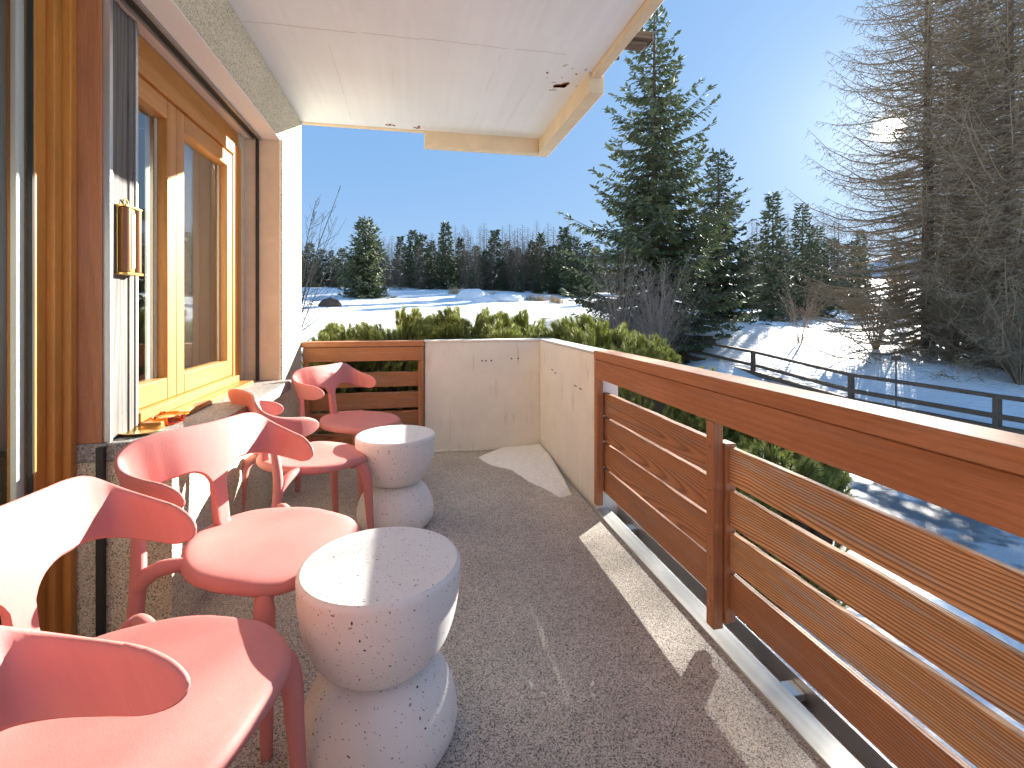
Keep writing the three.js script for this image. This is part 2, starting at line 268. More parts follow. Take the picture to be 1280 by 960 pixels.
{
  const nA = 420, radii = []; for (let r = .6; r < 900; r *= 1.034) radii.push(r);
  const p = [], uv = [], idx = [];
  radii.forEach((r, k) => { for (let i = 0; i < nA; i++) { const a = i / nA * 2 * Math.PI + (k % 2) * Math.PI / nA, x = Math.cos(a) * r, z = Math.sin(a) * r; p.push(x, groundAll(x, z), z); uv.push(x, z); } });
  for (let k = 0; k + 1 < radii.length; k++) for (let i = 0; i < nA; i++) { const a = k * nA + i, b = k * nA + (i + 1) % nA; idx.push(a, b, a + nA, b, b + nA, a + nA); }
  const g = new THREE.BufferGeometry(); g.setAttribute('position', new THREE.Float32BufferAttribute(p, 3)); g.setAttribute('uv', new THREE.Float32BufferAttribute(uv, 2)); g.setIndex(idx); g.computeVertexNormals();
  struct('snow_ground', g, M.snow);
  const rp = [], ru = [], ri = [], nx = 24, nz = 110;
  for (let j = 0; j <= nz; j++) for (let i = 0; i <= nx; i++) { const x = lerp(5.8, 10, i / nx), z = lerp(14, -27, j / nz); rp.push(x, ground(x, z) - .03 + .012 * (fbm(x * 2, z * 2, 211, 3) - .5), z); ru.push(x, z); }
  for (let j = 0; j < nz; j++) for (let i = 0; i < nx; i++) { const a = j * (nx + 1) + i; ri.push(a, a + 1, a + nx + 1, a + 1, a + nx + 2, a + nx + 1); }
  const rg = new THREE.BufferGeometry(); rg.setAttribute('position', new THREE.Float32BufferAttribute(rp, 3)); rg.setAttribute('uv', new THREE.Float32BufferAttribute(ru, 2)); rg.setIndex(ri); rg.computeVertexNormals();
  struct('road', rg, M.road);
  // snowy mountain range far behind the wood
  const mp = [], mi = [], mu = [], n = 160, m = 14;
  for (let j = 0; j <= m; j++) for (let i = 0; i <= n; i++) {
    const a = lerp(-2.6, 1.6, i / n), R = 1500 + j * 70, top = 70 + 130 * fbm(i * .09, 2, 221, 5) + 50 * fbm(i * .4, 5, 223, 3);
    const h = -40 + (top + 40) * Math.sin(Math.min(1, j / 9) * Math.PI / 2) * (j > 9 ? 1 - (j - 9) / 8 : 1) + 22 * (fbm(i * .5, j * .9, 227, 4) - .5);
    mp.push(Math.sin(a) * R, h, -Math.cos(a) * R); mu.push(i, j);
  }
  for (let j = 0; j < m; j++) for (let i = 0; i < n; i++) { const a = j * (n + 1) + i; mi.push(a, a + 1, a + n + 1, a + 1, a + n + 2, a + n + 1); }
  const mg = new THREE.BufferGeometry(); mg.setAttribute('position', new THREE.Float32BufferAttribute(mp, 3)); mg.setAttribute('uv', new THREE.Float32BufferAttribute(mu, 2)); mg.setIndex(mi); mg.computeVertexNormals();
  struct('mountain', mg, mat(.78, .79, .80, .9));
}

// ---------------------------------------------------------------- balcony floor, ceiling
const WALL = -.843, WIN = -1.08, BACK = -4.05, EDGE = 1.045, CEIL = 2.63, FRONT = 2.2;
const floorObj = struct('floor', box(-1.3, EDGE, -.2, 0, BACK - .12, FRONT, 0, 'z'), M.floor);
for (const [px, py, a, l] of [[663, 858, .3, .03], [682, 869, 1.1, .02], [738, 856, -.4, .028], [742, 870, .6, .018], [641, 792, .2, .014], [722, 745, .9, .012]]) { // dried paint scuffs
  const p = at(px, py, EYE * FOCAL / (py - HORIZON)), sh = new THREE.Shape(); sh.moveTo(0, 0); sh.lineTo(l * .3, l * .9); sh.lineTo(l * .42, l * .2); sh.lineTo(l * .15, -l * .25); sh.closePath(); const g = new THREE.ExtrudeGeometry(sh, { depth: .0008, bevelEnabled: false }); g.rotateX(-Math.PI / 2); g.rotateY(a); g.translate(p[0], .0003, p[2]); mesh('paint_scuff', g, M.white0 ??= mat(.8, .78, .74, .7), floorObj);
}
{
  const c = new THREE.Group(); c.name = 'ceiling'; c.userData.kind = 'structure'; scene.add(c);
  mesh('slab', box(-1.4, 1.075, CEIL, CEIL + .2, BACK + .02, FRONT, 0, 'z'), M.ceiling, c);
  mesh('fascia', [box(.10, 1.06, 2.505, CEIL + .2, BACK - .07, BACK + .018, .006), box(1.0605, 1.16, 2.505, CEIL + .2, BACK - .07, -2.83, .006, 'z')], M.fascia, c, 'beige painted downstand beam turning the outer corner');
  mesh('edge_trim', box(1.0775, 1.135, CEIL - .035, CEIL + .17, -2.827, FRONT, .004, 'z'), M.fascia, c, 'narrow beige trim along the outer slab edge');
  mesh('edge_trim', box(-.84, .098, CEIL - .008, CEIL + .17, BACK - .03, BACK + .018, .003), M.fascia, c);
  const r = rngOf(81);                              // flaked paint with rust showing
  const flake = (x, z, s, m) => { const sh = new THREE.Shape(), n = 9; for (let i = 0; i < n; i++) { const a = i / n * 6.283, q = s * (.5 + .6 * r()); sh[i ? 'lineTo' : 'moveTo'](Math.cos(a) * q * 1.35, Math.sin(a) * q * .8); } const g = new THREE.ExtrudeGeometry(sh, { depth: .0025, bevelEnabled: false }); g.rotateX(Math.PI / 2); g.rotateY(r() * 3); g.translate(x, CEIL - .0005, z); return mesh('paint_flake', g, m, c); };
  const peel = mat(.62, .59, .55, .9), crackM = mat(.58, .56, .53, .9);
  for (const [x0, x1, zz] of [[-.83, -.30, -2.68], [-.26, .02, -2.672], [.04, .5, -2.664], [.56, .86, -2.66]]) { const g = []; for (let x = x0; x < x1; x += .03) { const k = zz + .012 * (vnoise(x * 14, 2, 91) - .5); g.push(box(x, x + .0302, CEIL - .0012, CEIL, k, k + .0016 + .002 * vnoise(x * 30, 5, 93), 0)); } mesh('paint_crack', g, crackM, c); }
  for (const x of [-.45, -.12, .2, .48, .74]) { const g = []; for (let z = -3.9; z < -2.75; z += .04) if (vnoise(z * 4 + x * 20, 3, 95) > .42) { const k = x + .02 * (z + 3.3) * (x > .2 ? 1.5 : .4); g.push(box(k, k + .0015, CEIL - .0011, CEIL, z, z + .0402, 0)); } if (g.length) mesh('paint_crack', g, peel, c); }
  for (let i = 0; i < 4; i++) flake(.935 + (r() - .5) * .09, -3.02 + (r() - .5) * .07, .022 + .016 * r(), M.rust);
  for (let i = 0; i < 15; i++) flake(.93 + (r() - .5) * .24, -2.95 + (r() - .5) * .34, .006 + .012 * r(), r() < .4 ? M.rust : peel);
  for (let i = 0; i < 7; i++) flake(lerp(-.2, .12, r()), -3.96 + (r() - .5) * .05, .006 + .014 * r(), r() < .6 ? M.rust : peel);
}
{ // timber bracket under the balcony above, beyond the slab edge
  const b = thing('timber_bracket', 'short grooved timber bracket jutting out from the edge of the slab above', 'bracket');
  mesh('arm', box(1.136, 1.28, 2.645, 2.69, -2.56, -2.45, .004), M.fence, b); mesh('arm', box(1.136, 1.262, 2.622, 2.6445, -2.54, -2.47, .004), M.fence, b);
  mesh('cap', box(1.2805, 1.292, 2.64, 2.694, -2.565, -2.445, .003), M.grey, b);
  const d = thing('bolt_end', 'small round dark bolt end under the beige slab edge', 'bolt');
  const g = new THREE.CylinderGeometry(.016, .016, .03, 14); g.rotateZ(1.57); g.translate(1.15, 2.64, -2.66); const g2 = new THREE.CylinderGeometry(.010, .012, .014, 6); g2.rotateZ(1.57); g2.translate(1.172, 2.64, -2.66);
  mesh('washer', g, M.zinc, d); mesh('nut', g2, M.black, d);
}
// ---------------------------------------------------------------- house
{
  const h = thing('house', 'cream roughcast house wall with golden timber window and glazed balcony door', 'house');
  mesh('pillar', [box(-1.16, WALL, -.2, CEIL - .0005, BACK + .0, -3.48, .006, 'y')], M.cast, h, 'sunlit roughcast corner pillar');
  mesh('reveal', box(WIN, WALL - .012, .7105, 2.299, -3.4795, -3.470, 0, 'y'), M.reveal, h, 'beige plaster reveal beside the window');
  mesh('reveal', box(WIN - .05, WIN + .012, .7105, 2.299, -3.469, -3.372, 0, 'y'), M.reveal, h);
  mesh('lintel', box(-1.4, WALL, 2.30, CEIL - .0005, -3.4795, FRONT, .005, 'z'), M.cast, h, 'roughcast lintel band under the ceiling');
  mesh('soffit', box(-1.3, WALL - .006, 2.292, 2.2998, -3.46, FRONT, 0, 'z'), M.white, h, 'pale grey soffit above the window');
  mesh('soffit_rail', [box(-1.02, -1.008, 2.276, 2.2918, -3.44, FRONT, 0, 'z'), box(-.972, -.960, 2.276, 2.2918, -3.44, FRONT, 0, 'z')], M.zinc, h, 'shutter guide rail under the soffit');
  mesh('soffit_slot', box(-1.0075, -.9725, 2.286, 2.2918, -3.44, FRONT, 0, 'z'), M.black, h);
  mesh('wall', [box(-1.3, WALL, -.2, .645, -3.4795, -1.96, .006, 'z')], M.cast, h, 'roughcast wall below the window sill');
  mesh('window_sill', box(-1.3, -.785, .6455, .71, -3.4695, -1.955, .006, 'z'), M.stone, h, 'speckled grey stone window sill');
  // the wall on from the door, behind the camera
  mesh('wall', [box(-1.3, -1.07, -.2, 2.2915, .42, FRONT, .004, 'z')], M.cast, h);
  // clad post between door and window
  const post = new THREE.Group(); post.name = 'clad_post'; post.userData.label = 'weathered grey boarded post between door and window'; h.add(post);
  [[-1.985, -2.043], [-2.046, -2.098], [-2.101, -2.135]].forEach(([a, b], i) => mesh('board', box(-1.12, -1.048 - (i === 1 ? .004 : 0), .7105, 2.2915, b, a, .004, 'y', i * .7, i * .13), M.grey, post));
  mesh('edge_strip', box(-1.12, -1.040, .7105, 2.2915, -1.984, -1.966, .003, 'y'), M.alu, post); mesh('edge_strip', box(-1.12, -1.042, .7105, 2.2915, -2.152, -2.1365, .003, 'y'), M.alu, post);
  mesh('guide_rail', [box(-1.069, -1.045, .002, .70, -1.953, -1.935, .002, 'y')], M.black, h, 'dark metal shutter guide rail in the wall corner');
  mesh('guide_rail', box(-1.0, -.982, .7105, 2.2915, -3.4695, -3.452, .002, 'y'), M.black, h);
  mesh('timber_lining', box(-1.30, -1.062, .7105, 2.2915, -1.965, -1.959, .002, 'y', .4, .1), M.jamb, h, 'dark reddish timber lining of the door opening');
  // window: fixed frame, two sashes, ledge
  const w = new THREE.Group(); w.name = 'window'; w.userData.label = 'golden timber double window with curtain behind'; h.add(w);
  const F = (n, x0, x1, y0, y1, z0, z1, m = M.frame, ax = 'y', k = 0) => mesh(n, box(x0, x1, y0, y1, z0, z1, .004, ax, k * .37, k * .11), m, w);
  F('frame', WIN - .06, WIN + .02, .711, 2.19, -3.371, -3.295, M.frame, 'y', 1); F('frame', WIN - .06, WIN + .012, .745, 2.19, -3.2945, -3.262, M.frame, 'y', 2);
  F('frame', WIN - .06, WIN + .02, 2.12, 2.19, -3.2615, -2.153, M.frame, 'z', 3); F('head_board', WIN - .06, WIN + .002, 2.191, 2.2915, -3.371, -2.153, M.frame, 'z', 4);
  F('ledge', WIN - .06, WIN + .115, .711, .735, -3.294, -2.153, M.frame, 'z', 5); F('ledge', WIN - .06, WIN + .045, .7355, .775, -3.2615, -2.153, M.frame, 'z', 6);
  const sash = (a, b, n, k) => {                    // a (near) > b (far)
    const s = new THREE.Group(); s.name = 'sash'; w.add(s); const x0 = WIN - .055, x1 = WIN + .006, sw = n;
    const P = (nm, y0, y1, z0, z1, ax, q) => { const o = mesh(nm, box(x0, x1, y0, y1, z0, z1, .006, ax, q * .41 + k, q * .09), M.frame, w); return o; };
    w.remove(s);
    P('stile', .776, 2.119, a - sw, a, 'y', 1); P('stile', .776, 2.119, b, b + sw, 'y', 2); P('sash_rail', .776, .872, b + sw + .0005, a - sw - .0005, 'z', 3); P('sash_rail', 2.03, 2.119, b + sw + .0005, a - sw - .0005, 'z', 4);
    mesh('glazing_bead', [box(x0 + .012, x0 + .018, .8725, 2.0295, b + sw, b + sw + .014, 0, 'y'), box(x0 + .012, x0 + .018, .8725, 2.0295, a - sw - .014, a - sw, 0, 'y')], M.white, w);
    mesh('pane', box(x0 + .02, x0 + .024, .8725, 2.0295, b + sw + .0002, a - sw - .0002, 0, 'y'), M.glass, w);
  };
  sash(-1.968, -2.538, .082, 0); sash(-2.540, -3.2615, .082, 2);
  // balcony door
  const d = new THREE.Group(); d.name = 'balcony_door'; d.userData.label = 'golden timber glazed balcony door'; h.add(d);
  const D = (n, x0, x1, y0, y1, z0, z1, m = M.frame, ax = 'y', k = 0) => mesh(n, box(x0, x1, y0, y1, z0, z1, .004, ax, k * .37, k * .11), m, d);
  D('frame', -1.26, -1.136, .03, 2.291, -1.9585, -1.9255, M.frame, 'y', 1); D('frame', -1.26, -1.160, .03, 2.291, -1.925, -1.8885, M.frame, 'y', 3); D('stile', -1.26, -1.183, .06, 2.291, -1.888, -1.8365, M.frame, 'y', 5);
  D('door_rail', -1.26, -1.183, .06, .16, -1.836, -.56, M.frame, 'z', 6); D('door_rail', -1.26, -1.183, 2.19, 2.291, -1.836, -.56, M.frame, 'z', 7); D('stile', -1.26, -1.183, .06, 2.291, -.5595, -.45, M.frame, 'y', 8);
  D('frame', -1.26, -1.15, .03, 2.291, -.4495, .4195, M.frame, 'y', 9);
  D('threshold', -1.28, -1.06, .0, .0295, -1.9585, .4195, M.stone, 'z'); D('gasket', -1.203, -1.185, .1605, 2.1895, -1.836, -1.831, M.black); D('spacer_bar', -1.226, -1.2085, .1605, 2.1895, -1.8358, -1.80, M.white);
  mesh('pane', box(-1.2080, -1.2040, .1605, 2.1895, -1.8355, -.5605, 0, 'y'), M.glass, d);
  // room behind the glass
  const rm = new THREE.Group(); rm.name = 'room'; rm.userData.label = 'dim room seen through the glass'; h.add(rm); mesh('outer_wall', box(-1.4, -1.1605, -.2, 2.7, -4.05, -3.82, 0), M.roomWall, rm);
  mesh('room_floor', box(-4.6, -1.3005, -.1, .02, -4.05, FRONT, 0), M.roomFloor, rm); mesh('room_ceiling', box(-4.6, -1.4005, 2.5, 2.6, -4.05, FRONT, 0), M.white, rm);
  mesh('room_wall', [box(-4.7, -4.6005, -.1, 2.6, -4.05, FRONT, 0), box(-4.6, -1.4005, .0205, 2.499, -4.15, -4.0505, 0), box(-4.6, -1.3005, .0205, 2.499, FRONT, FRONT + .1, 0)], M.roomWall, rm);
  mesh('outer_wall', box(-1.4, -1.301, -.2, .70, -3.4795, -1.872, 0), M.roomWall, rm); mesh('outer_wall', box(-1.4, -1.301, -.2, 2.299, .42, FRONT, 0), M.roomWall, rm); mesh('outer_wall', box(-1.4, -1.301, -.2, 2.299, -1.98, -1.96, 0), M.roomWall, rm);
}
{ // curtains
  const fold = (z0, z1, x, y0, y1, sd) => { const n = 90, p = [], idx = [], r = rngOf(sd), ph = r() * 6; for (let i = 0; i <= n; i++) { const t = i / n, z = lerp(z0, z1, t), xx = x + .028 * Math.sin(t * 46 + ph + 1.2 * Math.sin(t * 9)) + .01 * Math.sin(t * 19); for (const y of [y0, y1]) p.push(xx, y, z); } for (let i = 0; i < n; i++) idx.push(2 * i, 2 * i + 1, 2 * i + 2, 2 * i + 1, 2 * i + 3, 2 * i + 2);
    const g = new THREE.BufferGeometry(); g.setAttribute('position', new THREE.Float32BufferAttribute(p, 3)); g.setIndex(idx); g.computeVertexNormals(); return g; };
  for (const [z0, z1, x, y0, lab] of [[-2.70, -3.78, -1.30, .05, 'beige folded curtain hanging behind the window beside the plaster reveal'], [-1.58, -1.9, -1.36, .04, 'beige folded curtain hanging behind the glazed balcony door']]) {
    const c = thing('curtain', lab, 'curtain'); const f = fold(z0, z1, x, y0, 2.4, 5 + z1 * 10 | 0); mesh('fabric', f, M.curtain, c); mesh('rod', box(x - .012, x + .012, 2.4, 2.425, z1 - .05, z0 + .1, .004), M.zinc, c);
  }
}
{ // brass and amber thermometer on the clad post
  const t = thing('thermometer', 'brass framed amber wall thermometer on the grey boarded post', 'thermometer', [-1.046, 1.31, -2.06]);
  mesh('back_plate', box(0, .006, 0, .245, -.05, .05, .003), M.brass, t);
  const bar = (z, r, m) => { const g = new THREE.CylinderGeometry(r, r, .232, 14); g.translate(.022, .122, z); return mesh('side_bar', g, m, t); };
  bar(.034, .019, M.brassWood); bar(-.034, .019, M.brassWood); mesh('side_bar', box(.006, .03, .004, .24, -.013, .013, .003), M.brass, t);
  mesh('scale', box(.0305, .0325, .02, .225, -.009, .009, 0), M.white, t); mesh('end_bar', box(.0, .04, -.006, .004, -.053, .053, .002), M.brass, t); mesh('end_bar', box(0, .036, .2405, .249, -.053, .053, .002), M.brass, t);
  const lo = new THREE.TorusGeometry(.013, .0035, 8, 18); lo.rotateY(1.57); lo.translate(.006, .262, .0); mesh('loop', lo, M.brass, t);
}
{ // amber glass ashtray on the sill, with a low dish beside it
  const a = thing('ashtray', 'oval amber glass ashtray on the stone window sill', 'ashtray', [-.985, .7105, -2.26], .25);
  const pr = [[.001, 0], [.05, 0], [.066, .006], [.07, .03], [.064, .034], [.054, .03], [.048, .012], [.001, .01]].map(q => new THREE.Vector2(...q)); const g = new THREE.LatheGeometry(pr, 40); g.scale(.85, 1, 1.15); mesh('bowl', g, M.amber, a);
  for (const k of [0, 2.1, 4.2]) { const n = new THREE.CapsuleGeometry(.006, .02, 4, 8); n.rotateZ(1.57); n.rotateY(k); n.translate(Math.cos(k) * .056, .0345, -Math.sin(k) * .066); mesh('notch', n, M.amber, a); }
  const b = thing('dish', 'low flat brass dish on the sill at the foot of the grey post', 'dish', [-1.0, .7105, -2.085]);
  const p2 = [[.001, 0], [.05, 0], [.072, .012], [.075, .014], [.07, .0145], [.05, .004], [.001, .004]].map(q => new THREE.Vector2(...q)); mesh('plate', new THREE.LatheGeometry(p2, 36), M.brass, b);
}
// ---------------------------------------------------------------- parapet corner wall
{
  const t = thing('parapet_wall', 'cream painted concrete corner wall with stained base and drilled holes', 'wall');
  mesh('wall_panel', box(.104, 1.0745, -.2, .905, BACK - .12, BACK, .004), M.parapet, t); mesh('wall_panel', box(1.075, 1.195, -.2, .905, BACK - .12, -2.70, .004, 'z', .3, .2), M.parapet, t);
  mesh('coping', box(.098, 1.0715, .9055, .921, BACK - .13, BACK + .008, .004), M.parapet, t); mesh('coping', box(1.072, 1.21, .9055, .922, BACK - .13, -2.69, .004, 'z'), M.coping, t, 'pale grey stone coping');
  for (const [px, py] of [[604, 452], [609, 452], [616, 452], [643, 450], [652, 450]]) { const p = at(px, py, 4.02); const g = new THREE.CylinderGeometry(.007, .007, .004, 10); g.rotateX(1.57); g.translate(p[0], p[1], BACK + .001); mesh('drill_hole', g, M.black, t); }
  for (const [z, y] of [[-3.7, .70], [-3.62, .685], [-3.15, .66], [-3.05, .655]]) mesh('scrape', box(1.0735, 1.0755, y, y + .007, z, z + .05, 0), M.rock, t);
  const g = []; const r = rngOf(61); // crumbly joint along the foot of the wall
  for (let i = 0; i < 60; i++) { const x = lerp(.11, 1.06, i / 60); g.push(box(x, x + .017, 0.0005, .012 + .01 * r(), BACK, BACK + .012 + .01 * r(), .003)); }
  mesh('mortar_fillet', g, M.parapet, t).userData.kind = 'stuff';
}
{ // left-over snow in the corner
  const out = [[598, 572], [625, 562], [650, 558], [676, 556], [690, 575], [705, 600], [714, 618], [700, 622], [683, 612], [662, 603], [640, 588], [615, 582]].map(([x, y]) => { const t = EYE * FOCAL / (y - HORIZON), p = at(x, y, t); return new THREE.Vector2(Math.min(p[0], 1.068), Math.min(-p[2], 4.035)); });
  const cx = 1.0, cz = 3.75, n = 140, rings = 20, p = [], uv = [], idx = []; const cur = new THREE.CatmullRomCurve3(out.map(q => new THREE.Vector3(q.x, 0, -q.y)), true, 'catmullrom', .2).getPoints(n);
  for (let k = 0; k <= rings; k++) for (let i = 0; i <= n; i++) { const q = cur[i % n], f = k / rings, j = k === rings ? .012 * (vnoise(i * .7, 3, 301) - .5) : 0, x = Math.min(1.0735, lerp(cx, q.x, f) + j), z = Math.max(BACK + .002, lerp(-cz, q.z, f) + j); p.push(x, .001 + .042 * Math.pow(1 - f * f, .55) * (.75 + .5 * fbm(x * 9, z * 9, 303, 4)) + .02 * sstep(.5, 1, 1 - Math.min((1.0735 - x) * 4, (z - BACK) * 4, 1)) * (1 - f ** 6), z); uv.push(x, z); }
  for (let k = 0; k < rings; k++) for (let i = 0; i < n; i++) { const a = k * (n + 1) + i; idx.push(a, a + 1, a + n + 1, a + 1, a + n + 2, a + n + 1); }
  const g = new THREE.BufferGeometry(); g.setAttribute('position', new THREE.Float32BufferAttribute(p, 3)); g.setAttribute('uv', new THREE.Float32BufferAttribute(uv, 2)); g.setIndex(idx); g.computeVertexNormals();
  const o = mesh('snow_patch', g, M.oldSnow); o.userData = { label: 'thin patch of old snow on the floor in the corner of the cream wall', category: 'snow' };
}
// ---------------------------------------------------------------- railings
{
  // a slat with a worn, slightly wavy upper edge; local x along, y up, z thickness
  const slatGeo = (L, h, th, seed) => { const n = Math.round(L / .05), s = new THREE.Shape(), r = rngOf(seed), w = k => .0035 * (fbm(k * .35, 1, seed, 3) - .5) * 2; s.moveTo(0, 0); for (let i = 1; i <= n; i++) s.lineTo(L * i / n, w(i + 50) * .4); for (let i = n; i >= 0; i--) s.lineTo(L * i / n, h + w(i)); s.closePath(); const g = new THREE.ExtrudeGeometry(s, { depth: th - .006, bevelEnabled: true, bevelThickness: .003, bevelSize: .003, bevelSegments: 1 }); g.translate(0, 0, .003); return g; };
  const t = thing('timber_railing', 'red brown timber railing with four wide slats beside the snowy path', 'railing');
  const bays = [[-2.68, -1.60, 'A'], [-1.5565, -.45, 'B'], [-.405, .70, 'B'], [.745, 2.1, 'B']], ysA = [[.5605, .686], [.4105, .5435], [.2605, .3935], [.112, .2435]], ysB = [[.560, .684], [.410, .530], [.262, .381], [.112, .234]];
  mesh('handrail', box(1.040, 1.155, .888, .938, -2.70, FRONT, .005, 'z'), M.rail, t, 'reddish timber handrail');
  mesh('top_board', box(1.0515, 1.0895, .776, .8845, -2.695, FRONT, .004, 'z', 1.3, .15), M.rail, t, 'reddish timber board under the handrail');
  mesh('packing_strip', box(1.066, 1.0855, .8846, .8879, -2.69, FRONT, 0, 'z'), M.rail, t);
  for (const z of [-2.72, -1.602, -.45, .70]) mesh('post', box(1.0505, 1.0905, .035, .7755, z, z + .0445, .004, 'y', z, z * .3), M.rail, t);
  mesh('post', box(1.0505, 1.0905, .7755, .887, -2.72, -2.6955, .003, 'y'), M.rail, t);
  for (const z of [-1.5570, -.405, .745]) mesh('batten', box(1.0915, 1.132, .06, .70, z - .044, z + .012, .003, 'y', z, .1), M.jamb, t);
  for (const [z0, z1, k] of bays) (k === 'A' ? ysA : ysB).forEach(([a, b], i) => {
    const L = z1 - z0 + .03, g = slatGeo(L, b - a, k === 'A' ? .032 : .024, 400 + i * 7 + Math.round(z0 * 10)); g.rotateY(-Math.PI / 2); g.translate(1.132, a, z0 - .015);
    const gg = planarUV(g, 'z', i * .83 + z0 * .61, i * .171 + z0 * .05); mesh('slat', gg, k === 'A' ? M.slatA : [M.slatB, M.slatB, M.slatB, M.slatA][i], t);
  });
  for (const z of [-2.698, -1.58]) for (let i = 0; i < 8; i++) { const g = new THREE.CylinderGeometry(.0045, .0045, .003, 8); g.rotateZ(1.57); g.translate(1.0495, .13 + i * .079, z); mesh('screw', g, M.brass, t); }
  // drip edge and drain channel at the foot
  const d = thing('drain_channel', 'pale metal edge strip and drain channel at the foot of the long railing', 'drain');
  mesh('edge_strip', box(EDGE + .0005, 1.132, -.03, .010, -2.70, FRONT, .003, 'z'), M.strip, d); 
  mesh('channel', [box(1.1325, 1.19, -.045, -.04, -2.70, FRONT, 0, 'z'), box(1.1325, 1.136, -.0395, .004, -2.70, FRONT, 0, 'z')], M.zinc, d);
  mesh('channel_lip', box(1.19, 1.197, -.045, .022, -2.70, FRONT, .002, 'z'), M.alu, d);
  for (const z of [-2.50, -1.35]) mesh('channel_clip', box(1.1365, 1.1895, -.03, -.004, z, z + .06, .004), M.alu, d);
  mesh('slab_face', box(EDGE + .0005, 1.13, -.2, -.0305, -2.70, FRONT, 0, 'z'), M.parapet, d);

  const b = thing('timber_railing', 'short red brown timber railing between the pillar and the cream corner wall', 'railing');
  mesh('handrail', box(WALL + .002, .097, .878, .921, BACK - .09, BACK + .025, .005), M.rail, b); mesh('top_board', box(WALL + .012, .094, .762, .8745, BACK - .022, BACK + .016, .004, 'x', .2, .05), M.rail, b); mesh('packing_strip', box(WALL + .02, .09, .8746, .8779, BACK - .018, BACK - .002, 0), M.rail, b);
  for (const x of [WALL + .018, .05]) mesh('post', box(x, x + .044, .01, .7615, BACK - .022, BACK + .0165, .004, 'y', x, .1), M.rail, b);
  [[.552, .664], [.376, .500], [.215, .345], [.06, .18]].forEach(([a, c], i) => { const g = slatGeo(.93, c - a, .036, 470 + i * 5); g.translate(WALL + .008, a, BACK - .0595); mesh('slat', planarUV(g, 'x', i * .73, i * .19), M.slatA, b); });
}
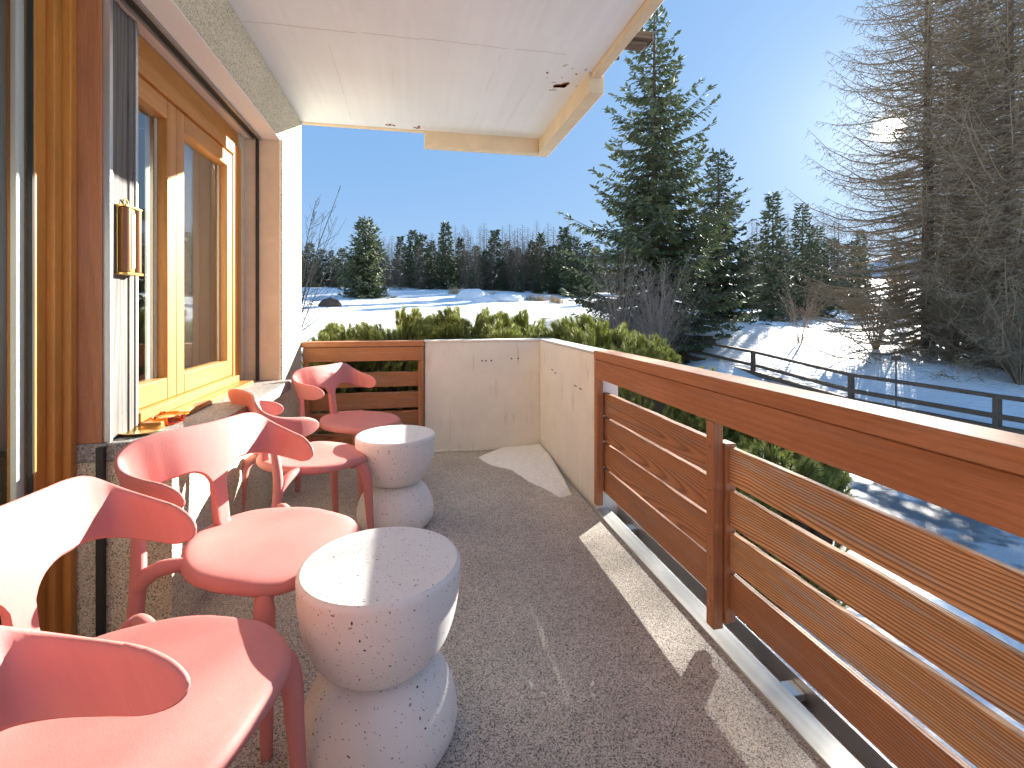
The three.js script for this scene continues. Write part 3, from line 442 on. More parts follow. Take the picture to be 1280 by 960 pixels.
// ---------------------------------------------------------------- chairs
function cat3(pts, n, dim) { const c = new THREE.CatmullRomCurve3(pts.map(p => new THREE.Vector3(...p)), false, 'centripetal'); return c; }
function chairParts() {
  // local axes: +x forward, y up, z to the chair's left; mirrored in z
  const top = [[-.268, .785, 0], [-.275, .786, .10], [-.289, .783, .170], [-.298, .770, .226], [-.287, .744, .266], [-.245, .717, .284], [-.165, .697, .279], [-.045, .684, .250]];
  const low = [[-.222, .655, 0], [-.231, .654, .10], [-.249, .647, .162], [-.261, .634, .214], [-.254, .620, .252], [-.218, .610, .271], [-.15, .606, .267], [-.035, .607, .240]];
  const ct = cat3([...top.slice(1).reverse().map(p => [p[0], p[1], -p[2]]), ...top]), cl = cat3([...low.slice(1).reverse().map(p => [p[0], p[1], -p[2]]), ...low]);
  const base = [-.195, .438], wCol = .020, R = .08, nV = 18, th = .0085;
  // slices: denser where the column joins
  const ss = []; for (let i = 0; i <= 60; i++) ss.push(i / 60); for (let i = 0; i <= 70; i++) ss.push(.5 + .19 * (i / 35 - 1)); for (let i = 0; i < 12; i++) { ss.push(.06 * (i / 12) ** 2); ss.push(1 - .06 * (i / 12) ** 2); }
  ss.push(.5 - .0325, .5 + .0325); const S = [...new Set(ss.map(v => +v.toFixed(5)))].sort((a, b) => a - b);
  const vec = a => new THREE.Vector3(...a), pos = [], loopN = 2 * nV + 6; let nS = 0;
  for (const s of S) {
    const T = ct.getPoint(s), L = cl.getPoint(s), z = Math.abs(L.z), T2 = ct.getPoint(Math.min(1, s + .004)), T1 = ct.getPoint(Math.max(0, s - .004));
    let bottom = L.y; const q = z - wCol; if (q < 0) bottom = base[1]; else if (q < R) bottom = L.y - (R - Math.sqrt(Math.max(0, R * R - (R - q) ** 2))) * 1.0;
    const e = Math.min(s, 1 - s) / .05, cap = e < 1 ? Math.sqrt(Math.max(0, 1 - (1 - e) ** 2)) : 1, mid = (T.y + bottom) / 2, yt = lerp(mid, T.y, cap), yb = lerp(mid, bottom, cap);
    const P = y => { if (y >= L.y) { const f = (y - L.y) / (T.y - L.y), bow = .010 * Math.sin(Math.PI * clamp(f)); const r = new THREE.Vector3().lerpVectors(L, T, f); r.x += bow * .4; return r; } const f = (L.y - y) / (L.y - base[1]); const wz = f > .35 ? lerp(L.z, L.z * 1.35, (f - .35) / .65) : L.z; return new THREE.Vector3(lerp(L.x, base[0], f ** 1.1), y, wz); };
    const tan = new THREE.Vector3().subVectors(T2, T1).normalize(), up = new THREE.Vector3().subVectors(T, L).normalize(), nor = new THREE.Vector3().crossVectors(up, tan).normalize();
    const colN = new THREE.Vector3(.995, .1, 0), t2 = th * (e < 1 ? lerp(.03, 1, cap ** .6) : 1);
    const N = y => y >= L.y - .02 ? nor : nor.clone().lerp(colN, clamp((L.y - .02 - y) / .06)).normalize();
    const ys = []; { const ym = Math.max(yb, lerp(mid, L.y - R, cap)), n1 = 11; for (let k = 0; k <= nV; k++) ys.push(k <= n1 ? lerp(yt, Math.min(ym, yt), k / n1) : lerp(Math.min(ym, yt), yb, (k - n1) / (nV - n1))); }
    const ring = []; const thick = y => t2 * (1 + .8 * sstep(0, .16, L.y - y));
    for (let k = 0; k <= nV; k++) { const y = ys[k]; ring.push(P(y).addScaledVector(N(y), thick(y) * (k === 0 || k === nV ? .72 : 1))); }
    const pb = P(yb), nb = N(yb); for (const a of [.35, -.35]) ring.push(pb.clone().addScaledVector(nb, thick(yb) * a).addScaledVector(up, -t2 * .55));
    for (let k = nV; k >= 0; k--) { const y = ys[k]; ring.push(P(y).addScaledVector(N(y), -thick(y) * (k === 0 || k === nV ? .72 : 1))); }
    const pt = P(yt), ntp = N(yt); for (const a of [-.35, .35]) ring.push(pt.clone().addScaledVector(ntp, t2 * a).addScaledVector(up, t2 * .55));
    ring.forEach(p => pos.push(p.x, p.y, p.z)); nS++;
  }
  const idx = []; for (let i = 0; i + 1 < nS; i++) for (let k = 0; k < loopN; k++) { const a = i * loopN + k, b = i * loopN + (k + 1) % loopN; idx.push(a, b, a + loopN, b, b + loopN, a + loopN); }
  for (const base0 of [0, (nS - 1) * loopN]) for (let k = 1; k + 1 < loopN; k++) idx.push(base0, base0 + k, base0 + k + 1);
  const fin = (p, ix) => { const g = new THREE.BufferGeometry(); g.setAttribute('position', new THREE.Float32BufferAttribute(p, 3)); g.setIndex(ix); g.computeVertexNormals(); const uv = []; for (let i = 0; i < p.length; i += 3) uv.push(p[i] * 2 + p[i + 1], p[i + 2] * 2 + p[i + 1] * .5); g.setAttribute('uv', new THREE.Float32BufferAttribute(uv, 2)); return g; };
  const back = fin(pos, idx);
  // seat
  const rings = [[0, 0], [.15, 0], [.3, 0], [.45, 0], [.6, 0], [.72, 0], [.82, 0], [.90, .0015], [.95, .004], [.98, .009], [1, .017], [1.004, .026], [.995, .036], [.965, .042], [.9, .040], [.7, .03], [.3, .026], [0, .026]], nT = 96, sp = [], si = [];
  rings.forEach(([f, dy], k) => { for (let i = 0; i < nT; i++) {
    const a = i / nT * 2 * Math.PI, c = Math.cos(a), s = Math.sin(a), ex = 2 / 2.9, x0 = Math.sign(c) * Math.abs(c) ** ex, z0 = Math.sign(s) * Math.abs(s) ** ex, rear = clamp(-x0);
    const x = (x0 > 0 ? .275 : .225) * x0 * f, z = (.246 - .085 * rear ** 1.4) * z0 * f, hollow = k < 9 ? -.010 * (1 - f * f) : 0;
    sp.push(x, .457 - dy + hollow - .020 * sstep(.12, .27, x) + .008 * sstep(-.1, -.22, x) - .010 * (z / .23) ** 2 * sstep(-.25, .15, x), z); } });
  for (let k = 0; k + 1 < rings.length; k++) for (let i = 0; i < nT; i++) { const a = k * nT + i, b = k * nT + (i + 1) % nT; si.push(a, a + nT, b, b, a + nT, b + nT); }
  const seat = fin(sp, si);
  const tubeG = (pts, radii, flat = 1, seg = 20, sides = 14) => { const c = new THREE.CatmullRomCurve3(pts.map(p => vec(p)), false, 'centripetal'), p = [], ix = []; for (let i = 0; i <= seg; i++) { const t = i / seg, o = c.getPoint(t), d = c.getTangent(t), s = new THREE.Vector3(0, 0, 1).addScaledVector(d, -d.z).normalize(), u = new THREE.Vector3().crossVectors(d, s), q = t * (radii.length - 1), k = Math.min(radii.length - 2, Math.floor(q)), r = lerp(radii[k], radii[k + 1], q - k); for (let j = 0; j < sides; j++) { const a = j / sides * 6.28319, v = o.clone().addScaledVector(s, Math.cos(a) * r * flat).addScaledVector(u, Math.sin(a) * r); p.push(v.x, v.y, v.z); } }
    for (let i = 0; i < seg; i++) for (let j = 0; j < sides; j++) { const a = i * sides + j, b = i * sides + (j + 1) % sides; ix.push(a, b, a + sides, b, b + sides, a + sides); } for (let j = 1; j + 1 < sides; j++) { ix.push(0, j + 1, j); ix.push(seg * sides, seg * sides + j, seg * sides + j + 1); } return fin(p, ix); };
  const leg = [];
  for (const s of [1, -1]) {
    const web = tubeG([[-.226, .330, .254 * s], [-.207, .388, .250 * s], [-.168, .420, .228 * s], [-.09, .432, .180 * s]], [.010, .024, .024, .022, .018], 1, 18);
    leg.push([s > 0 ? tubeG([[-.262, 0, .250], [-.234, .2, .254], [-.216, .42, .253], [-.238, .625, .240]], [.0150, .0185, .0215, .020, .013]) : tubeG([[-.262, 0, -.250], [-.238, .2, -.252], [-.216, .38, -.246], [-.17, .428, -.215]], [.0150, .0185, .0215, .022, .018]), web]);
    leg.push([tubeG([[.240, 0, .222 * s], [.228, .2, .214 * s], [.216, .34, .206 * s], [.178, .42, .180 * s]], [.0155, .0195, .024, .029, .02], .9)]);
  }
  return { back, seat, leg: leg.map(l => l.length > 1 ? mergeGeometries(l) : l[0]) };
}
const CH = chairParts();
function chair(cx, cz, deg, label) {               // (cx, cz): foot of the back column on the seat, deg: turn away from facing the railing, towards the camera
  const a = deg * Math.PI / 180, x = cx + .2 * Math.cos(a), z = cz + .2 * Math.sin(a);
  const t = thing('armchair', label, 'chair', [x, 0, z], -a, 'pink plastic chairs along the house wall');
  mesh('seat', CH.seat, M.pink, t); mesh('backrest', CH.back, M.pink, t); CH.leg.forEach(g => mesh('leg', g, M.pink, t));
}
chair(-.475, -.53, 0, 'pink chair at the end of the row by the door, its back shaded');
chair(-.735, -1.12, 15, 'pink chair before the door frame, its wide seat beside the nearer hourglass table');
chair(-.63, -1.81, 32, 'pink chair with its back at the end of the stone sill, beside the ashtray');
chair(-.69, -2.52, -31, 'pink chair turned towards the cream corner wall, its back to its neighbour');
chair(-.53, -3.54, 36, 'pink chair backed into the corner by the short railing and pillar');

// ---------------------------------------------------------------- hourglass side tables
{
  const V = a => a.map(q => new THREE.Vector2(...q));
  const bowlP = []; bowlP.push([.004, .222], [.095, .222]); for (let i = 0; i <= 16; i++) { const a = i / 16 * Math.PI / 2; bowlP.push([.108 + .107 * Math.sin(a) ** .82, .232 + .225 * (1 - Math.cos(a)) ** .92]); } bowlP.push([.216, .470], [.2155, .480], [.212, .487], [.206, .490]);
  const baseP = [[.004, 0], [.165, 0], [.178, .003], [.192, .014], [.203, .035], [.208, .065]]; for (let i = 1; i <= 16; i++) { const a = i / 16 * Math.PI / 2; baseP.push([.208 - .108 * (1 - Math.cos(a)) ** .85, .065 + .163 * Math.sin(a) ** .95]); } baseP.push([.004, .228]);
  const bowl = planarUV(new THREE.LatheGeometry(V(bowlP), 96), 'y', .1, .2), base = planarUV(new THREE.LatheGeometry(V(baseP), 96), 'y', .35, .05);
  const topG = new THREE.CircleGeometry(.2061, 96); topG.rotateX(-Math.PI / 2); topG.translate(0, .490, 0); { const p = topG.attributes.position, uv = []; for (let i = 0; i < p.count; i++) uv.push(p.getX(i) + .31, p.getZ(i) + .17); topG.setAttribute('uv', new THREE.Float32BufferAttribute(uv, 2)); }
  const bg = mergeGeometries([bowl, topG.toNonIndexed()]); 
  for (const [x, z, r, l] of [[-.083, -1.385, .4, 'white speckled hourglass side table before the chair by the ashtray'], [-.088, -2.77, 2.1, 'white speckled hourglass side table before the chair turned to the corner wall']]) {
    const t = thing('side_table', l, 'side table', [x, 0, z], r, 'white speckled hourglass tables'); mesh('bowl', bg, M.terrazzo, t); mesh('base', base, M.terrazzo, t);
  }
}
// ---------------------------------------------------------------- trees
const add3 = (a, b, s = 1) => [a[0] + b[0] * s, a[1] + b[1] * s, a[2] + b[2] * s];
function trunkGeo(h, r, sides = 10, lean = 0) { const g = new THREE.CylinderGeometry(r * .12, r, h * .995, sides, 10); g.translate(0, h / 2 - .15, 0); const p = g.attributes.position; for (let i = 0; i < p.count; i++) { const y = p.getY(i); p.setX(i, p.getX(i) + lean * Math.sin(y * .6) * .3); } g.computeVertexNormals(); return g; }
// spruce: drooping whorled boughs carrying hanging sprays of needles
function spruce(seed, h, R, lv, nb, step, spray, pw = .75, clear = .05) {
  const r = rngOf(seed), leaf = new Tri(), wood = new Tri(), n = Math.round(h * lv);
  for (let k = 0; k < n; k++) {
    const f = k / n, y0 = h * (clear + (1 - clear) * f * .985), L0 = R * Math.pow(1 - f, pw) * (.72 + .5 * r()) + .12;
    const m = Math.max(3, Math.round(nb * (1 - .45 * f)));
    for (let b = 0; b < m; b++) {
      const a = (b + r() * .9) / m * 6.283 + k * 2.4, L = L0 * (.7 + .45 * r()), dx = Math.cos(a), dz = Math.sin(a), dr = lerp(.50, -.12, f) * (.7 + .6 * r()), cu = .34 + .2 * r();
      const pt = t => [dx * L * t, y0 + r() * 0 - dr * L * t + cu * L * t * t * .95, dz * L * t];
      wood.tube([0, .35, .7, 1].map(pt), .012 + .013 * L, .004, 3);
      const ns = Math.max(3, Math.round(L / step));
      for (let i = 1; i <= ns; i++) {
        const t = Math.min(1, (i + r() * .6) / ns), p = pt(t), side = Math.min(1, (1.15 - t)) * L * .30 + .05;
        for (const sg of [-1, 1, 0]) {
          const sl = (sg ? side * (.5 + .8 * r()) : spray * .7), o = sg * (.7 + .5 * r()), fx = dx * .75 - dz * o, fz = dz * .75 + dx * o, l = Math.hypot(fx, fz) || 1;
          const steps = Math.max(1, Math.round(sl / (spray * .7)));
          for (let q = 0; q < steps; q++) {
            const d = sl * q / steps, c = [p[0] + fx / l * d, p[1] - .18 * d + (r() - .5) * .03, p[2] + fz / l * d], s = spray * (.6 + .7 * r());
            const dir = [fx / l * (.55 + .5 * r()) + (r() - .5) * .5, -.25 - .75 * r() + (t > .85 ? .75 : 0) + f * .4, fz / l * (.55 + .5 * r()) + (r() - .5) * .5], dl = Math.hypot(...dir), w = s * (.2 + .14 * r()), wa = r() * 6.28;
            const wv = [Math.cos(wa) * w, (r() - .5) * w, Math.sin(wa) * w], tip = add3(c, dir, s / dl), md = add3(c, dir, s * .45 / dl);
            leaf.tri(c, add3(md, wv), tip); leaf.tri(c, tip, add3(md, wv, -1));
          }
        }
      }
    }
  }
  return { leaf: leaf.geo(), wood: wood.geo() };
}
function putSpruce(name, geo, r, h, leafM, label, category, pos, turn, group) { const t = thing(name, label, category, pos, turn, group); mesh('trunk', trunkGeo(h, r), M.bark, t); mesh('boughs', geo.wood, M.twigDark, t); mesh('crown', geo.leaf, leafM, t); return t; }
// larch: bare boughs, upturned ends, fine hanging twigs with buds
function larch(seed, h, R, lv, nb, gap, sub, buds, clear = .03, fat = 1) {
  const r = rngOf(seed), w = new Tri(), n = Math.round(h * lv);
  for (let k = 0; k < n; k++) {
    const f = k / n, y0 = h * (clear + (1 - clear) * f * .98), L0 = R * Math.pow(1 - f, .62);
    for (let b = 0; b < nb; b++) {
      const a = (b + r()) / nb * 6.283 + k * 1.9, L = L0 * (.55 + .55 * r()) + .15, dx = Math.cos(a), dz = Math.sin(a), dr = lerp(.38, -.25, f) + (r() - .5) * .25, cu = .25 + .35 * r(), sw = (r() - .5) * .5;
      const pt = t => [dx * L * t - dz * sw * L * t * t * .5, y0 - dr * L * t + cu * L * t ** 3, dz * L * t + dx * sw * L * t * t * .5];
      w.tube([0, .2, .4, .6, .8, 1].map(pt), .007 + .0095 * L, .0035, 4);
      const ns = Math.round(L / gap);
      for (let i = 2; i <= ns; i++) {
        const t = (i + r() * .8) / (ns + 1), p = pt(Math.min(1, t)), sg = i % 2 ? 1 : -1, l = (.18 + .55 * r()) * Math.min(1, 1.25 - t) * Math.min(1.1, L * .4 + .2), q = .5 + .6 * r();
        const d = [dx * .7 - dz * sg * q, (r() - .65) * .6, dz * .7 + dx * sg * q];
        const tp = s => [p[0] + d[0] * l * s, p[1] + d[1] * l * s - .22 * l * s + .38 * l * s * s * (r() < 2 ? 1 : 0), p[2] + d[2] * l * s];
        w.tube([0, .5, 1].map(tp), .0046 * fat, .0028 * fat, 3);
        for (let j = 0; j < sub; j++) { const e = tp(.2 + .8 * r()), e2 = [e[0] + (r() - .5) * .26 + d[0] * .08, e[1] - .02 - .16 * r(), e[2] + (r() - .5) * .26 + d[2] * .08]; w.tube([e, e2], .0034 * fat, .0022 * fat, 3); if (r() < buds) bud(w, e2, .011 + .006 * r()); if (r() < buds) bud(w, e, .009 + .005 * r()); }
      }
    }
  }
  return w.geo();
}
function bud(w, p, s) { const a = [p[0] + s, p[1], p[2]], b = [p[0] - s, p[1], p[2]], c = [p[0], p[1] + s * 1.4, p[2]], d = [p[0], p[1] - s, p[2]], e = [p[0], p[1], p[2] + s], f = [p[0], p[1], p[2] - s]; w.tri(a, c, e); w.tri(e, c, b); w.tri(b, c, f); w.tri(f, c, a); w.tri(a, e, d); w.tri(e, b, d); w.tri(b, f, d); w.tri(f, a, d); }
const onGround = (px, t, sink = .1) => { const p = at(px, HORIZON, t); return [p[0], groundAll(p[0], p[2]) - sink, p[2]]; };
const heightTo = (px, yTop, t) => { const p = at(px, yTop, t); return p[1] - groundAll(p[0], p[2]); };
{ // the big spruce and its neighbours
  const h1 = heightTo(818, 2, 21), s1 = spruce(301, h1, 3.9, 3.2, 7, .11, .26, .74, .0);
  putSpruce('spruce_tree', s1, .24, h1, M.spruce, 'tall open spruce tree rising behind the cream corner wall, the tallest green tree', 'tree', onGround(818, 21), .4);
  const h2 = heightTo(900, 184, 27), s2 = spruce(302, h2, 2.5, 4.2, 8, .15, .30, .7, .0);
  putSpruce('spruce_tree', s2, .18, h2, M.spruceFar, 'dark dense spruce tree standing just behind the tallest spruce', 'tree', onGround(898, 27), 1.4);
  const h3 = heightTo(457, 271, 44), s3 = spruce(303, h3, 2.3, 4.6, 9, .16, .40, .62, .0);
  putSpruce('spruce_tree', s3, .16, h3, M.spruce, 'lone bushy spruce with twin tops on the open snow before the forest edge', 'tree', onGround(457, 44), 0);
  // spruces and larches between the big spruce and the great larches
  const sM = spruce(304, 10, 1.6, 3.4, 7, .22, .42, .75, .06), lM = larch(305, 11, 1.6, 3.6, 5, .24, 1, 0, .12, 2.6);
  let first = null, firstL = null;
  for (const [px, top, t, kind] of [[966, 237, 34, 0], [1003, 252, 38, 0], [985, 262, 42, 1], [1022, 280, 40, 0], [940, 268, 40, 1], [1048, 262, 44, 1], [934, 300, 46, 0], [1075, 285, 46, 0], [1120, 300, 48, 0], [1180, 310, 46, 0], [1240, 300, 44, 0], [1290, 310, 42, 0]]) {
    const h = heightTo(px, top, t), ps = onGround(px, t), lab = kind ? 'thin bare larch in the gap between the big spruces and the great larches' : 'slim dark spruce beyond the snowy bank beside the great larches';
    if (kind) { if (!firstL) { firstL = thing('larch_tree', lab, 'tree', ps, px, 'larches beyond the snowy bank'); mesh('trunk', trunkGeo(11, .11, 7), M.bark, firstL); mesh('branches', lM, M.larchFar, firstL); firstL.scale.setScalar(h / 11); } else dup(firstL, ps, px, [h / 11, h / 11, h / 11]); }
    else { if (!first) { first = putSpruce('spruce_tree', sM, .14, 10, M.spruceFar, lab, 'tree', ps, px, 'spruces beyond the snowy bank'); first.scale.setScalar(h / 10); } else dup(first, ps, px, [h / 10 * (.9 + .3 * (px % 3) / 3), h / 10, h / 10]); }
  }
  // great larches on the bank at the right
  const gl = larch(310, 17, 4.7, 5.2, 6, .12, 2, .5, .01, 1.6);
  const L1 = thing('larch_tree', 'great bare larch with the sun shining through its boughs', 'tree', onGround(1160, 16), .3, undefined); mesh('trunk', trunkGeo(17, .2, 12), M.bark, L1); mesh('branches', gl, M.larch, L1);
  dup(L1, onGround(1262, 14.5), 2.2, [.95, 1.02, .95], 'great bare larch overhanging the rail fence beside the sunlit larch');
  dup(L1, onGround(1350, 18), 4.1, [1.05, 1.1, 1.05], 'great bare larch standing farthest along the road from the spruces');
  dup(L1, onGround(1215, 21), 5.3, [.9, .95, .9], 'bare larch behind the olive green spruce among the great larches');
  // conifer among the larches
  const h5 = heightTo(1215, -40, 19), s5 = spruce(312, h5, 2.5, 2.4, 6, .24, .24, .6, .05); putSpruce('spruce_tree', s5, .2, h5, M.spruceB, 'olive green spruce standing among the great bare larches', 'tree', onGround(1225, 19), 2);
}
{ // forest edge across the snow
  const r = rngOf(77), S = [spruce(321, 10, 1.7, 3.4, 7, .28, .56, .75, .0), spruce(322, 10, 2.2, 3.2, 7, .30, .6, .62, .0), spruce(323, 10, 1.3, 3.6, 6, .28, .52, .8, .05)], Lx = [larch(324, 10, 1.4, 3.4, 5, .26, 1, 0, .12, 4), larch(325, 10, 2.0, 3.6, 6, .26, 1, 0, .04, 4)];
  const protoS = [null, null, null], protoL = [null, null];
  const spr = (k, px, top, t) => { const h = heightTo(px, top, t), ps = onGround(px, t), s = h / 10, lab = ['dark spruce in the forest edge across the snow', 'broad dark spruce in the forest edge across the snow', 'narrow dark spruce in the forest edge across the snow'][k]; if (!protoS[k]) { protoS[k] = putSpruce('spruce_tree', S[k], .13, 10, M.spruceFar, lab, 'tree', ps, r() * 6, 'forest edge ' + ['spruces', 'broad spruces', 'narrow spruces'][k]); protoS[k].scale.set(s * 1.05, s, s * 1.05); } else dup(protoS[k], ps, r() * 6, [s * (1 + .3 * r()), s, s * (1 + .3 * r())]); };
  const lar = (k, px, top, t) => { const h = heightTo(px, top, t), ps = onGround(px, t), s = h / 10, lab = ['thin bare brown larch in the forest edge across the snow', 'bushy bare brown larch in the forest edge across the snow'][k]; if (!protoL[k]) { protoL[k] = thing('larch_tree', lab, 'tree', ps, r() * 6, 'forest edge ' + ['larches', 'bushy larches'][k]); mesh('trunk', trunkGeo(10, .10, 6), M.bark, protoL[k]); mesh('branches', Lx[k], M.larchFar, protoL[k]); protoL[k].scale.setScalar(s); } else dup(protoL[k], ps, r() * 6, [s * (.9 + .4 * r()), s, s * (.9 + .4 * r())]); };
  [[388, 302, 62, 1], [403, 310, 66, 1], [414, 312, 70, 0], [428, 309, 68, 1], [440, 318, 60, 0], [372, 306, 66, 1], [516, 286, 62, 1], [528, 291, 60, 1], [557, 276, 60, 0], [500, 294, 66, 0], [618, 286, 62, 0], [665, 300, 70, 0], [705, 282, 58, 0], [717, 294, 54, 1], [690, 305, 64, 1], [600, 318, 60, 2], [640, 310, 64, 2], [540, 300, 68, 2], [575, 296, 70, 2], [676, 290, 66, 2], [735, 300, 56, 1], [650, 330, 58, 2], [590, 335, 56, 1], [470, 300, 70, 1], [655, 316, 74, 0], [628, 322, 72, 1], [610, 326, 76, 1], [566, 318, 76, 0], [545, 322, 76, 1], [482, 318, 74, 1], [510, 306, 74, 1], [536, 312, 72, 0], [553, 304, 74, 1], [582, 312, 78, 1], [596, 306, 80, 1], [606, 312, 66, 0], [634, 300, 78, 1], [648, 308, 76, 0], [660, 312, 66, 1], [672, 304, 78, 1], [684, 312, 72, 0], [700, 306, 74, 1], [712, 312, 66, 0], [724, 316, 62, 1], [745, 306, 70, 1], [760, 310, 74, 1], [380, 318, 72, 1], [395, 320, 60, 0], [420, 322, 62, 0], [448, 314, 72, 1], [436, 325, 64, 1], [494, 322, 64, 0], [570, 330, 62, 1], [625, 335, 60, 1], [640, 334, 62, 0], [672, 336, 58, 1], [690, 334, 58, 1], [780, 300, 64, 1], [850, 300, 60, 1], [930, 312, 62, 1], [950, 305, 58, 1], [975, 300, 60, 1], [1015, 300, 58, 1], [1040, 296, 56, 1], [1065, 300, 60, 1]].forEach(([a, b, c, k]) => spr(k, a, b, c));
  [[480, 293, 60, 1], [490, 292, 62, 1], [500, 297, 58, 1], [569, 279, 66, 0], [580, 277, 70, 0], [588, 291, 58, 1], [600, 279, 68, 0], [608, 284, 72, 0], [628, 280, 70, 0], [637, 277, 66, 0], [647, 282, 72, 0], [653, 278, 64, 0], [660, 281, 70, 0], [671, 273, 68, 0], [680, 284, 70, 0], [692, 280, 66, 0], [711, 278, 68, 0], [725, 290, 60, 1], [540, 288, 64, 0], [548, 292, 70, 0], [615, 300, 60, 1], [585, 284, 60, 1], [595, 300, 56, 1], [698, 296, 62, 1], [644, 298, 60, 1], [575, 288, 74, 0], [620, 290, 66, 0], [666, 287, 74, 0], [685, 276, 72, 0], [700, 285, 72, 0], [718, 286, 70, 0], [605, 276, 76, 0], [643, 284, 76, 0], [632, 290, 62, 1], [655, 292, 62, 1], [674, 294, 62, 1], [562, 296, 62, 1], [525, 300, 58, 1], [486, 300, 64, 1], [946, 270, 56, 0], [957, 262, 60, 0], [976, 258, 60, 0], [994, 270, 58, 0], [1012, 262, 62, 0], [1030, 258, 60, 0], [1043, 275, 56, 0]].forEach(([a, b, c, k]) => lar(k, a, b, c));
}
// ---------------------------------------------------------------- bare shrubs
function shrub(seed, h, spread, stems, fine) { const r = rngOf(seed), w = new Tri(); for (let i = 0; i < stems; i++) { const a = r() * 6.28, s = spread * (.3 + .9 * r()), hh = h * (.6 + .45 * r()), dx = Math.cos(a), dz = Math.sin(a), b = (r() - .5) * .3; const pt = t => [dx * (.06 + s * (t * .45 + t * t * .55)) - dz * b * t * t, hh * t, dz * (.06 + s * (t * .45 + t * t * .55)) + dx * b * t * t]; w.tube([0, .25, .5, .75, 1].map(pt), .012 + .006 * h * r(), .003, 4); const nb = Math.round(fine * hh); for (let k = 0; k < nb; k++) { const t = .2 + .8 * r(), p = pt(t), q = r() * 6.28, l = (1.1 - t) * hh * .42 * (.5 + r()); const e = [p[0] + Math.cos(q) * l * .55 + dx * l * .3, p[1] + l * .85, p[2] + Math.sin(q) * l * .55 + dz * l * .3], m = [(p[0] + e[0]) / 2 + Math.cos(q) * l * .12, (p[1] + e[1]) / 2 - .04 * l, (p[2] + e[2]) / 2 + Math.sin(q) * l * .12]; w.tube([p, m, e], .005, .002, 3); for (let j = 0; j < 3; j++) { const g = .3 + .7 * r(), s0 = [lerp(p[0], e[0], g), lerp(p[1], e[1], g), lerp(p[2], e[2], g)]; w.tube([s0, [s0[0] + (r() - .5) * l * .5, s0[1] + l * .3 * r(), s0[2] + (r() - .5) * l * .5]], .003, .0015, 3); } } } return w.geo(); }
{
  const sh = (px, t, top, seed, spread, stems, fine, m, label) => { const h = heightTo(px, top, t), o = mesh(numbered('bare_shrub'), shrub(seed, h, spread, stems, fine), m); o.position.set(...onGround(px, t, .05)); o.userData = { label, category: 'shrub' }; };
  sh(822, 17, 322, 501, 1.0, 17, 13, M.twig, 'pale bare shrub with many upright stems before the tallest spruce');
  sh(776, 18, 312, 502, .8, 7, 12, M.twig, 'taller thin bare shrub beside the tallest spruce trunk');
  sh(765, 19, 362, 503, 1.3, 26, 16, M.twigDark, 'dark low bare thicket under the tallest spruce');
  sh(1000, 20, 345, 504, 1.4, 9, 9, M.twig, 'leaning bare saplings on the snowy bank beside the great larch');
  sh(1190, 15, 338, 505, 2.2, 40, 14, M.larch, 'tangled brown bare thicket under the great larches');
  sh(1275, 13.2, 350, 506, 1.9, 40, 14, M.larch, 'dense brown bare thicket behind the rail fence beside the road');
  sh(1095, 17.5, 352, 507, 1.5, 26, 13, M.larch, 'low brown bare thicket at the sapling side of the sunlit larch');
  sh(352, 8, 215, 508, 1.1, 12, 5, M.twigDark, 'thin bare shrub with long twigs poking out beside the house pillar');
}
// ---------------------------------------------------------------- dwarf pine hedge
function mugo(seed, R, H, n, fat) {
  const r = rngOf(seed), nd = new Tri(), wd = new Tri(), clumps = []; for (let i = 0; i < 22; i++) clumps.push([r() * 6.283, Math.sqrt(r()), .24 * r()]);
  for (let i = 0; i < n; i++) {
    const side = i % 3 === 0, cl = clumps[i % clumps.length], a = side ? r() * 6.283 : cl[0] + (r() - .5) * .9, q = side ? .8 + .25 * r() : clamp(cl[1] + (r() - .5) * .34), ex = Math.cos(a) * q * R, ez = Math.sin(a) * q * R, top = side ? H * (.18 + .62 * r()) : H - .42 * R * q * q - cl[2] - (r() ** 2) * .5 * R;
    const L = .12 + .10 * r(), up = [Math.cos(a) * q * .65 + (r() - .5) * .5, 1, Math.sin(a) * q * .65 + (r() - .5) * .5], ul = Math.hypot(...up), u = up.map(v => v / ul);
    const tip = [ex, top, ez], base = add3(tip, u, -L), root = [ex * .25, top * .25, ez * .25];
    wd.tube([root, [ex * .75, top * .5, ez * .75], base, tip], .012, .004, 3);
    let s = Math.abs(u[1]) > .95 ? [1, 0, 0] : [-u[2], 0, u[0]]; const sl = Math.hypot(...s); s = s.map(v => v / sl); const t = [u[1] * s[2] - u[2] * s[1], u[2] * s[0] - u[0] * s[2], u[0] * s[1] - u[1] * s[0]];
    const m = 88; for (let k = 0; k < m; k++) { const g = k / m, p = add3(base, u, L * g), an = k * 2.4 + r(), o = [0, 1, 2].map(c => s[c] * Math.cos(an) + t[c] * Math.sin(an)), fw = .75 + .8 * g, l = (.05 + .03 * r()) * (g > .9 ? .8 : 1); const d = [0, 1, 2].map(c => o[c] + u[c] * fw), dl = Math.hypot(...d), e = add3(p, d, l / dl); const wv = [0, 1, 2].map(c => (t[c] * Math.cos(an) - s[c] * Math.sin(an)) * fat); nd.tri(add3(p, wv), add3(p, wv, -1), e); }
  }
  return { nd: nd.geo(), wd: wd.geo() };
}
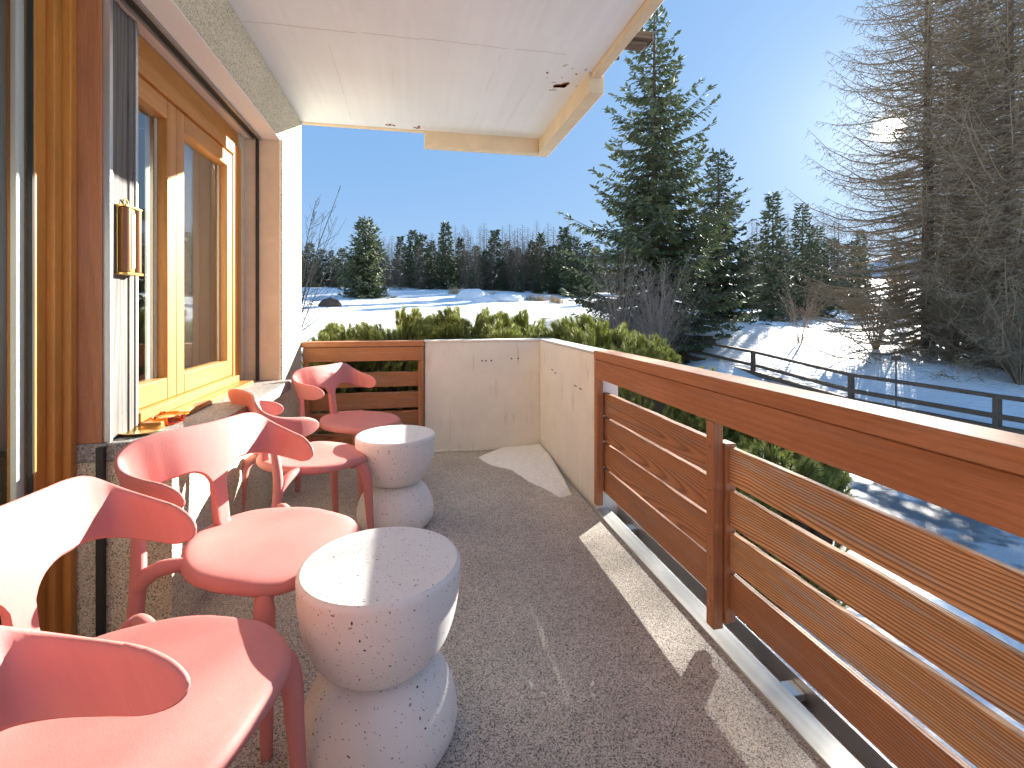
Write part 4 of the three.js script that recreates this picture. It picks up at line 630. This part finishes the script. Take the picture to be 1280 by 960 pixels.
{
  const G = [mugo(601, .55, 1.7, 860, .0046), mugo(602, .5, 1.7, 800, .0046)];
  const put = (k, x, z, top, sx, turn, label, m = M.mugo) => { const g0 = Math.min(groundAll(x, z), -.3) - .05, o = thing('dwarf_pine', label, 'pine bush', [x, g0, z], turn); mesh('stems', G[k].wd, M.twigDark, o); mesh('needles', G[k].nd, m, o); o.position.y = top + .05 - 1.7 * sx ** .5; o.scale.set(sx, sx ** .5, sx); };
  put(0, -.60, -4.75, 1.03, .75, .3, 'low dwarf pine bush beside the house pillar behind the short railing');
  put(1, -.08, -4.78, 1.17, 1.0, 2.1, 'bright dwarf pine bush behind the wall-side end of the short railing');
  put(0, .50, -4.80, 1.18, 1.05, 1.1, 'bright dwarf pine bush behind the middle of the cream back wall');
  put(1, 1.12, -4.78, 1.15, 1.05, 4.0, 'bright dwarf pine bush just outside the corner of the cream wall');
  put(0, 1.66, -4.45, 1.10, .9, 5.0, 'bright dwarf pine bush beside the coping of the cream side wall');
  put(1, 2.02, -4.12, .93, .7, .7, 'bright dwarf pine bush sticking out beyond the end of the handrail');
  put(0, 2.5, -4.3, .50, 1.0, 3.3, 'shaded dwarf pine bush seen through the gap under the top board');
  put(1, 3.05, -3.7, .22, 1.15, 2.5, 'low dwarf pine bush outside the railing nearest the middle post');
  put(0, 2.2, -3.35, .12, .9, 1.9, 'low dwarf pine bush close below the first bay of the railing');
  put(1, 3.3, -4.9, .5, 1.1, 4.4, 'dwarf pine bush behind the others towards the road');
}
// ---------------------------------------------------------------- rail fence, stake, mounds
{
  const f = thing('rail_fence', 'weathered timber rail fence along the far side of the road', 'fence');
  const A = [12.6, -5.5], pts = [[14.2, 0], [13.1, -4.3], [12.35, -8.2], [11.75, -11.2], [11.2, -14.4], [10.7, -17.6], [10.3, -20.8]];
  const P = ([x, z]) => [x, ground(x, z), z];
  pts.forEach((q, i) => { const b = P(q), g = box(-.06, .06, -.3, .83, -.06, .06, .012, 'y', i, i * .3); g.translate(b[0], b[1], b[2]); mesh('post', g, M.fence, f); });
  const rail = (h, hh, w) => { for (let i = 0; i + 1 < pts.length; i++) { const a = P(pts[i]), b = P(pts[i + 1]), L = Math.hypot(b[0] - a[0], b[1] - a[1], b[2] - a[2]), g = box(-L / 2, L / 2, -hh / 2, hh / 2, -w / 2, w / 2, .012, 'x', i, h); const m = new THREE.Matrix4(), d = new THREE.Vector3(b[0] - a[0], b[1] - a[1], b[2] - a[2]).normalize(), zz = new THREE.Vector3().crossVectors(d, new THREE.Vector3(0, 1, 0)).normalize(), yy = new THREE.Vector3().crossVectors(zz, d); m.makeBasis(d, yy, zz); m.setPosition((a[0] + b[0]) / 2, (a[1] + b[1]) / 2 + h, (a[2] + b[2]) / 2); g.applyMatrix4(m); mesh('rail', g, M.fence, f); } };
  rail(.79, .085, .13); rail(.36, .10, .14);
  rail(.09, .14, .16);
  const s = thing('marker_stake', 'thin dark snow marker stake with small board behind the rail fence', 'stake', onGround(1120, 12.6, .1));
  mesh('pole', box(-.013, .013, 0, 1.45, -.013, .013, .003, 'y'), M.fence, s); mesh('board', box(-.17, .13, 1.34, 1.46, .014, .034, .003), M.fence, s);
  const mound = (px, t, rx, h, m, name, label, cat, sd) => { const g = new THREE.SphereGeometry(1, 28, 14, 0, 6.2832, 0, 1.7), p = g.attributes.position; for (let i = 0; i < p.count; i++) { const x = p.getX(i), y = p.getY(i), z = p.getZ(i), k = .75 + .5 * fbm(x * 2.5 + 9, z * 2.5 + y * 2 + 9, sd, 4); p.setXYZ(i, x * rx * k, y * h * k, z * rx * .7 * k); } g.computeVertexNormals(); const o = mesh(numbered(name), g, m); o.position.set(...onGround(px, t, h * .15)); o.userData = { label, category: cat }; };
  mound(413, 34, .75, .72, M.rock, 'earth_mound', 'dark brown earth mound on the snow beside the lone bushy spruce', 'mound', 9);
  mound(590, 46, 1.7, 1.1, M.snow, 'snow_heap', 'rough grey snow heap before the bare larches of the forest edge', 'snow', 12); mound(628, 44, 1.9, .75, M.snow, 'snow_heap', 'lower rough snow heap next to the larger grey heap', 'snow', 15); mound(606, 42, 1.2, .6, M.snow, 'snow_heap', 'small rough snow heap in front of the two larger heaps', 'snow', 19);
  const tuft = (px, t, h, sd, label) => { const w = new Tri(), r = rngOf(sd); for (let i = 0; i < 170; i++) { const a = r() * 6.28, q = r() * h * .75, x = Math.cos(a) * q, z = Math.sin(a) * q, l = h * (.5 + .6 * r()); w.tri([x - .012, 0, z], [x + .012, 0, z], [x + (r() - .5) * h * .7, l, z + (r() - .5) * h * .7]); } const o = mesh(numbered('dry_grass_tuft'), w.geo(), M.dryGrass); o.position.set(...onGround(px, t, .05)); o.userData = { label, category: 'grass', group: 'dry tufts before the forest edge' }; };
  for (const [px, t, h] of [[568, 50, 1.0], [664, 46, .75], [676, 46, .85], [692, 44, .8], [698, 43, .7], [617, 47, .9]]) tuft(px, t, h, px, 'tuft of dry straw coloured grass in the snow before the forest edge');
}
renderer.render(scene, camera);
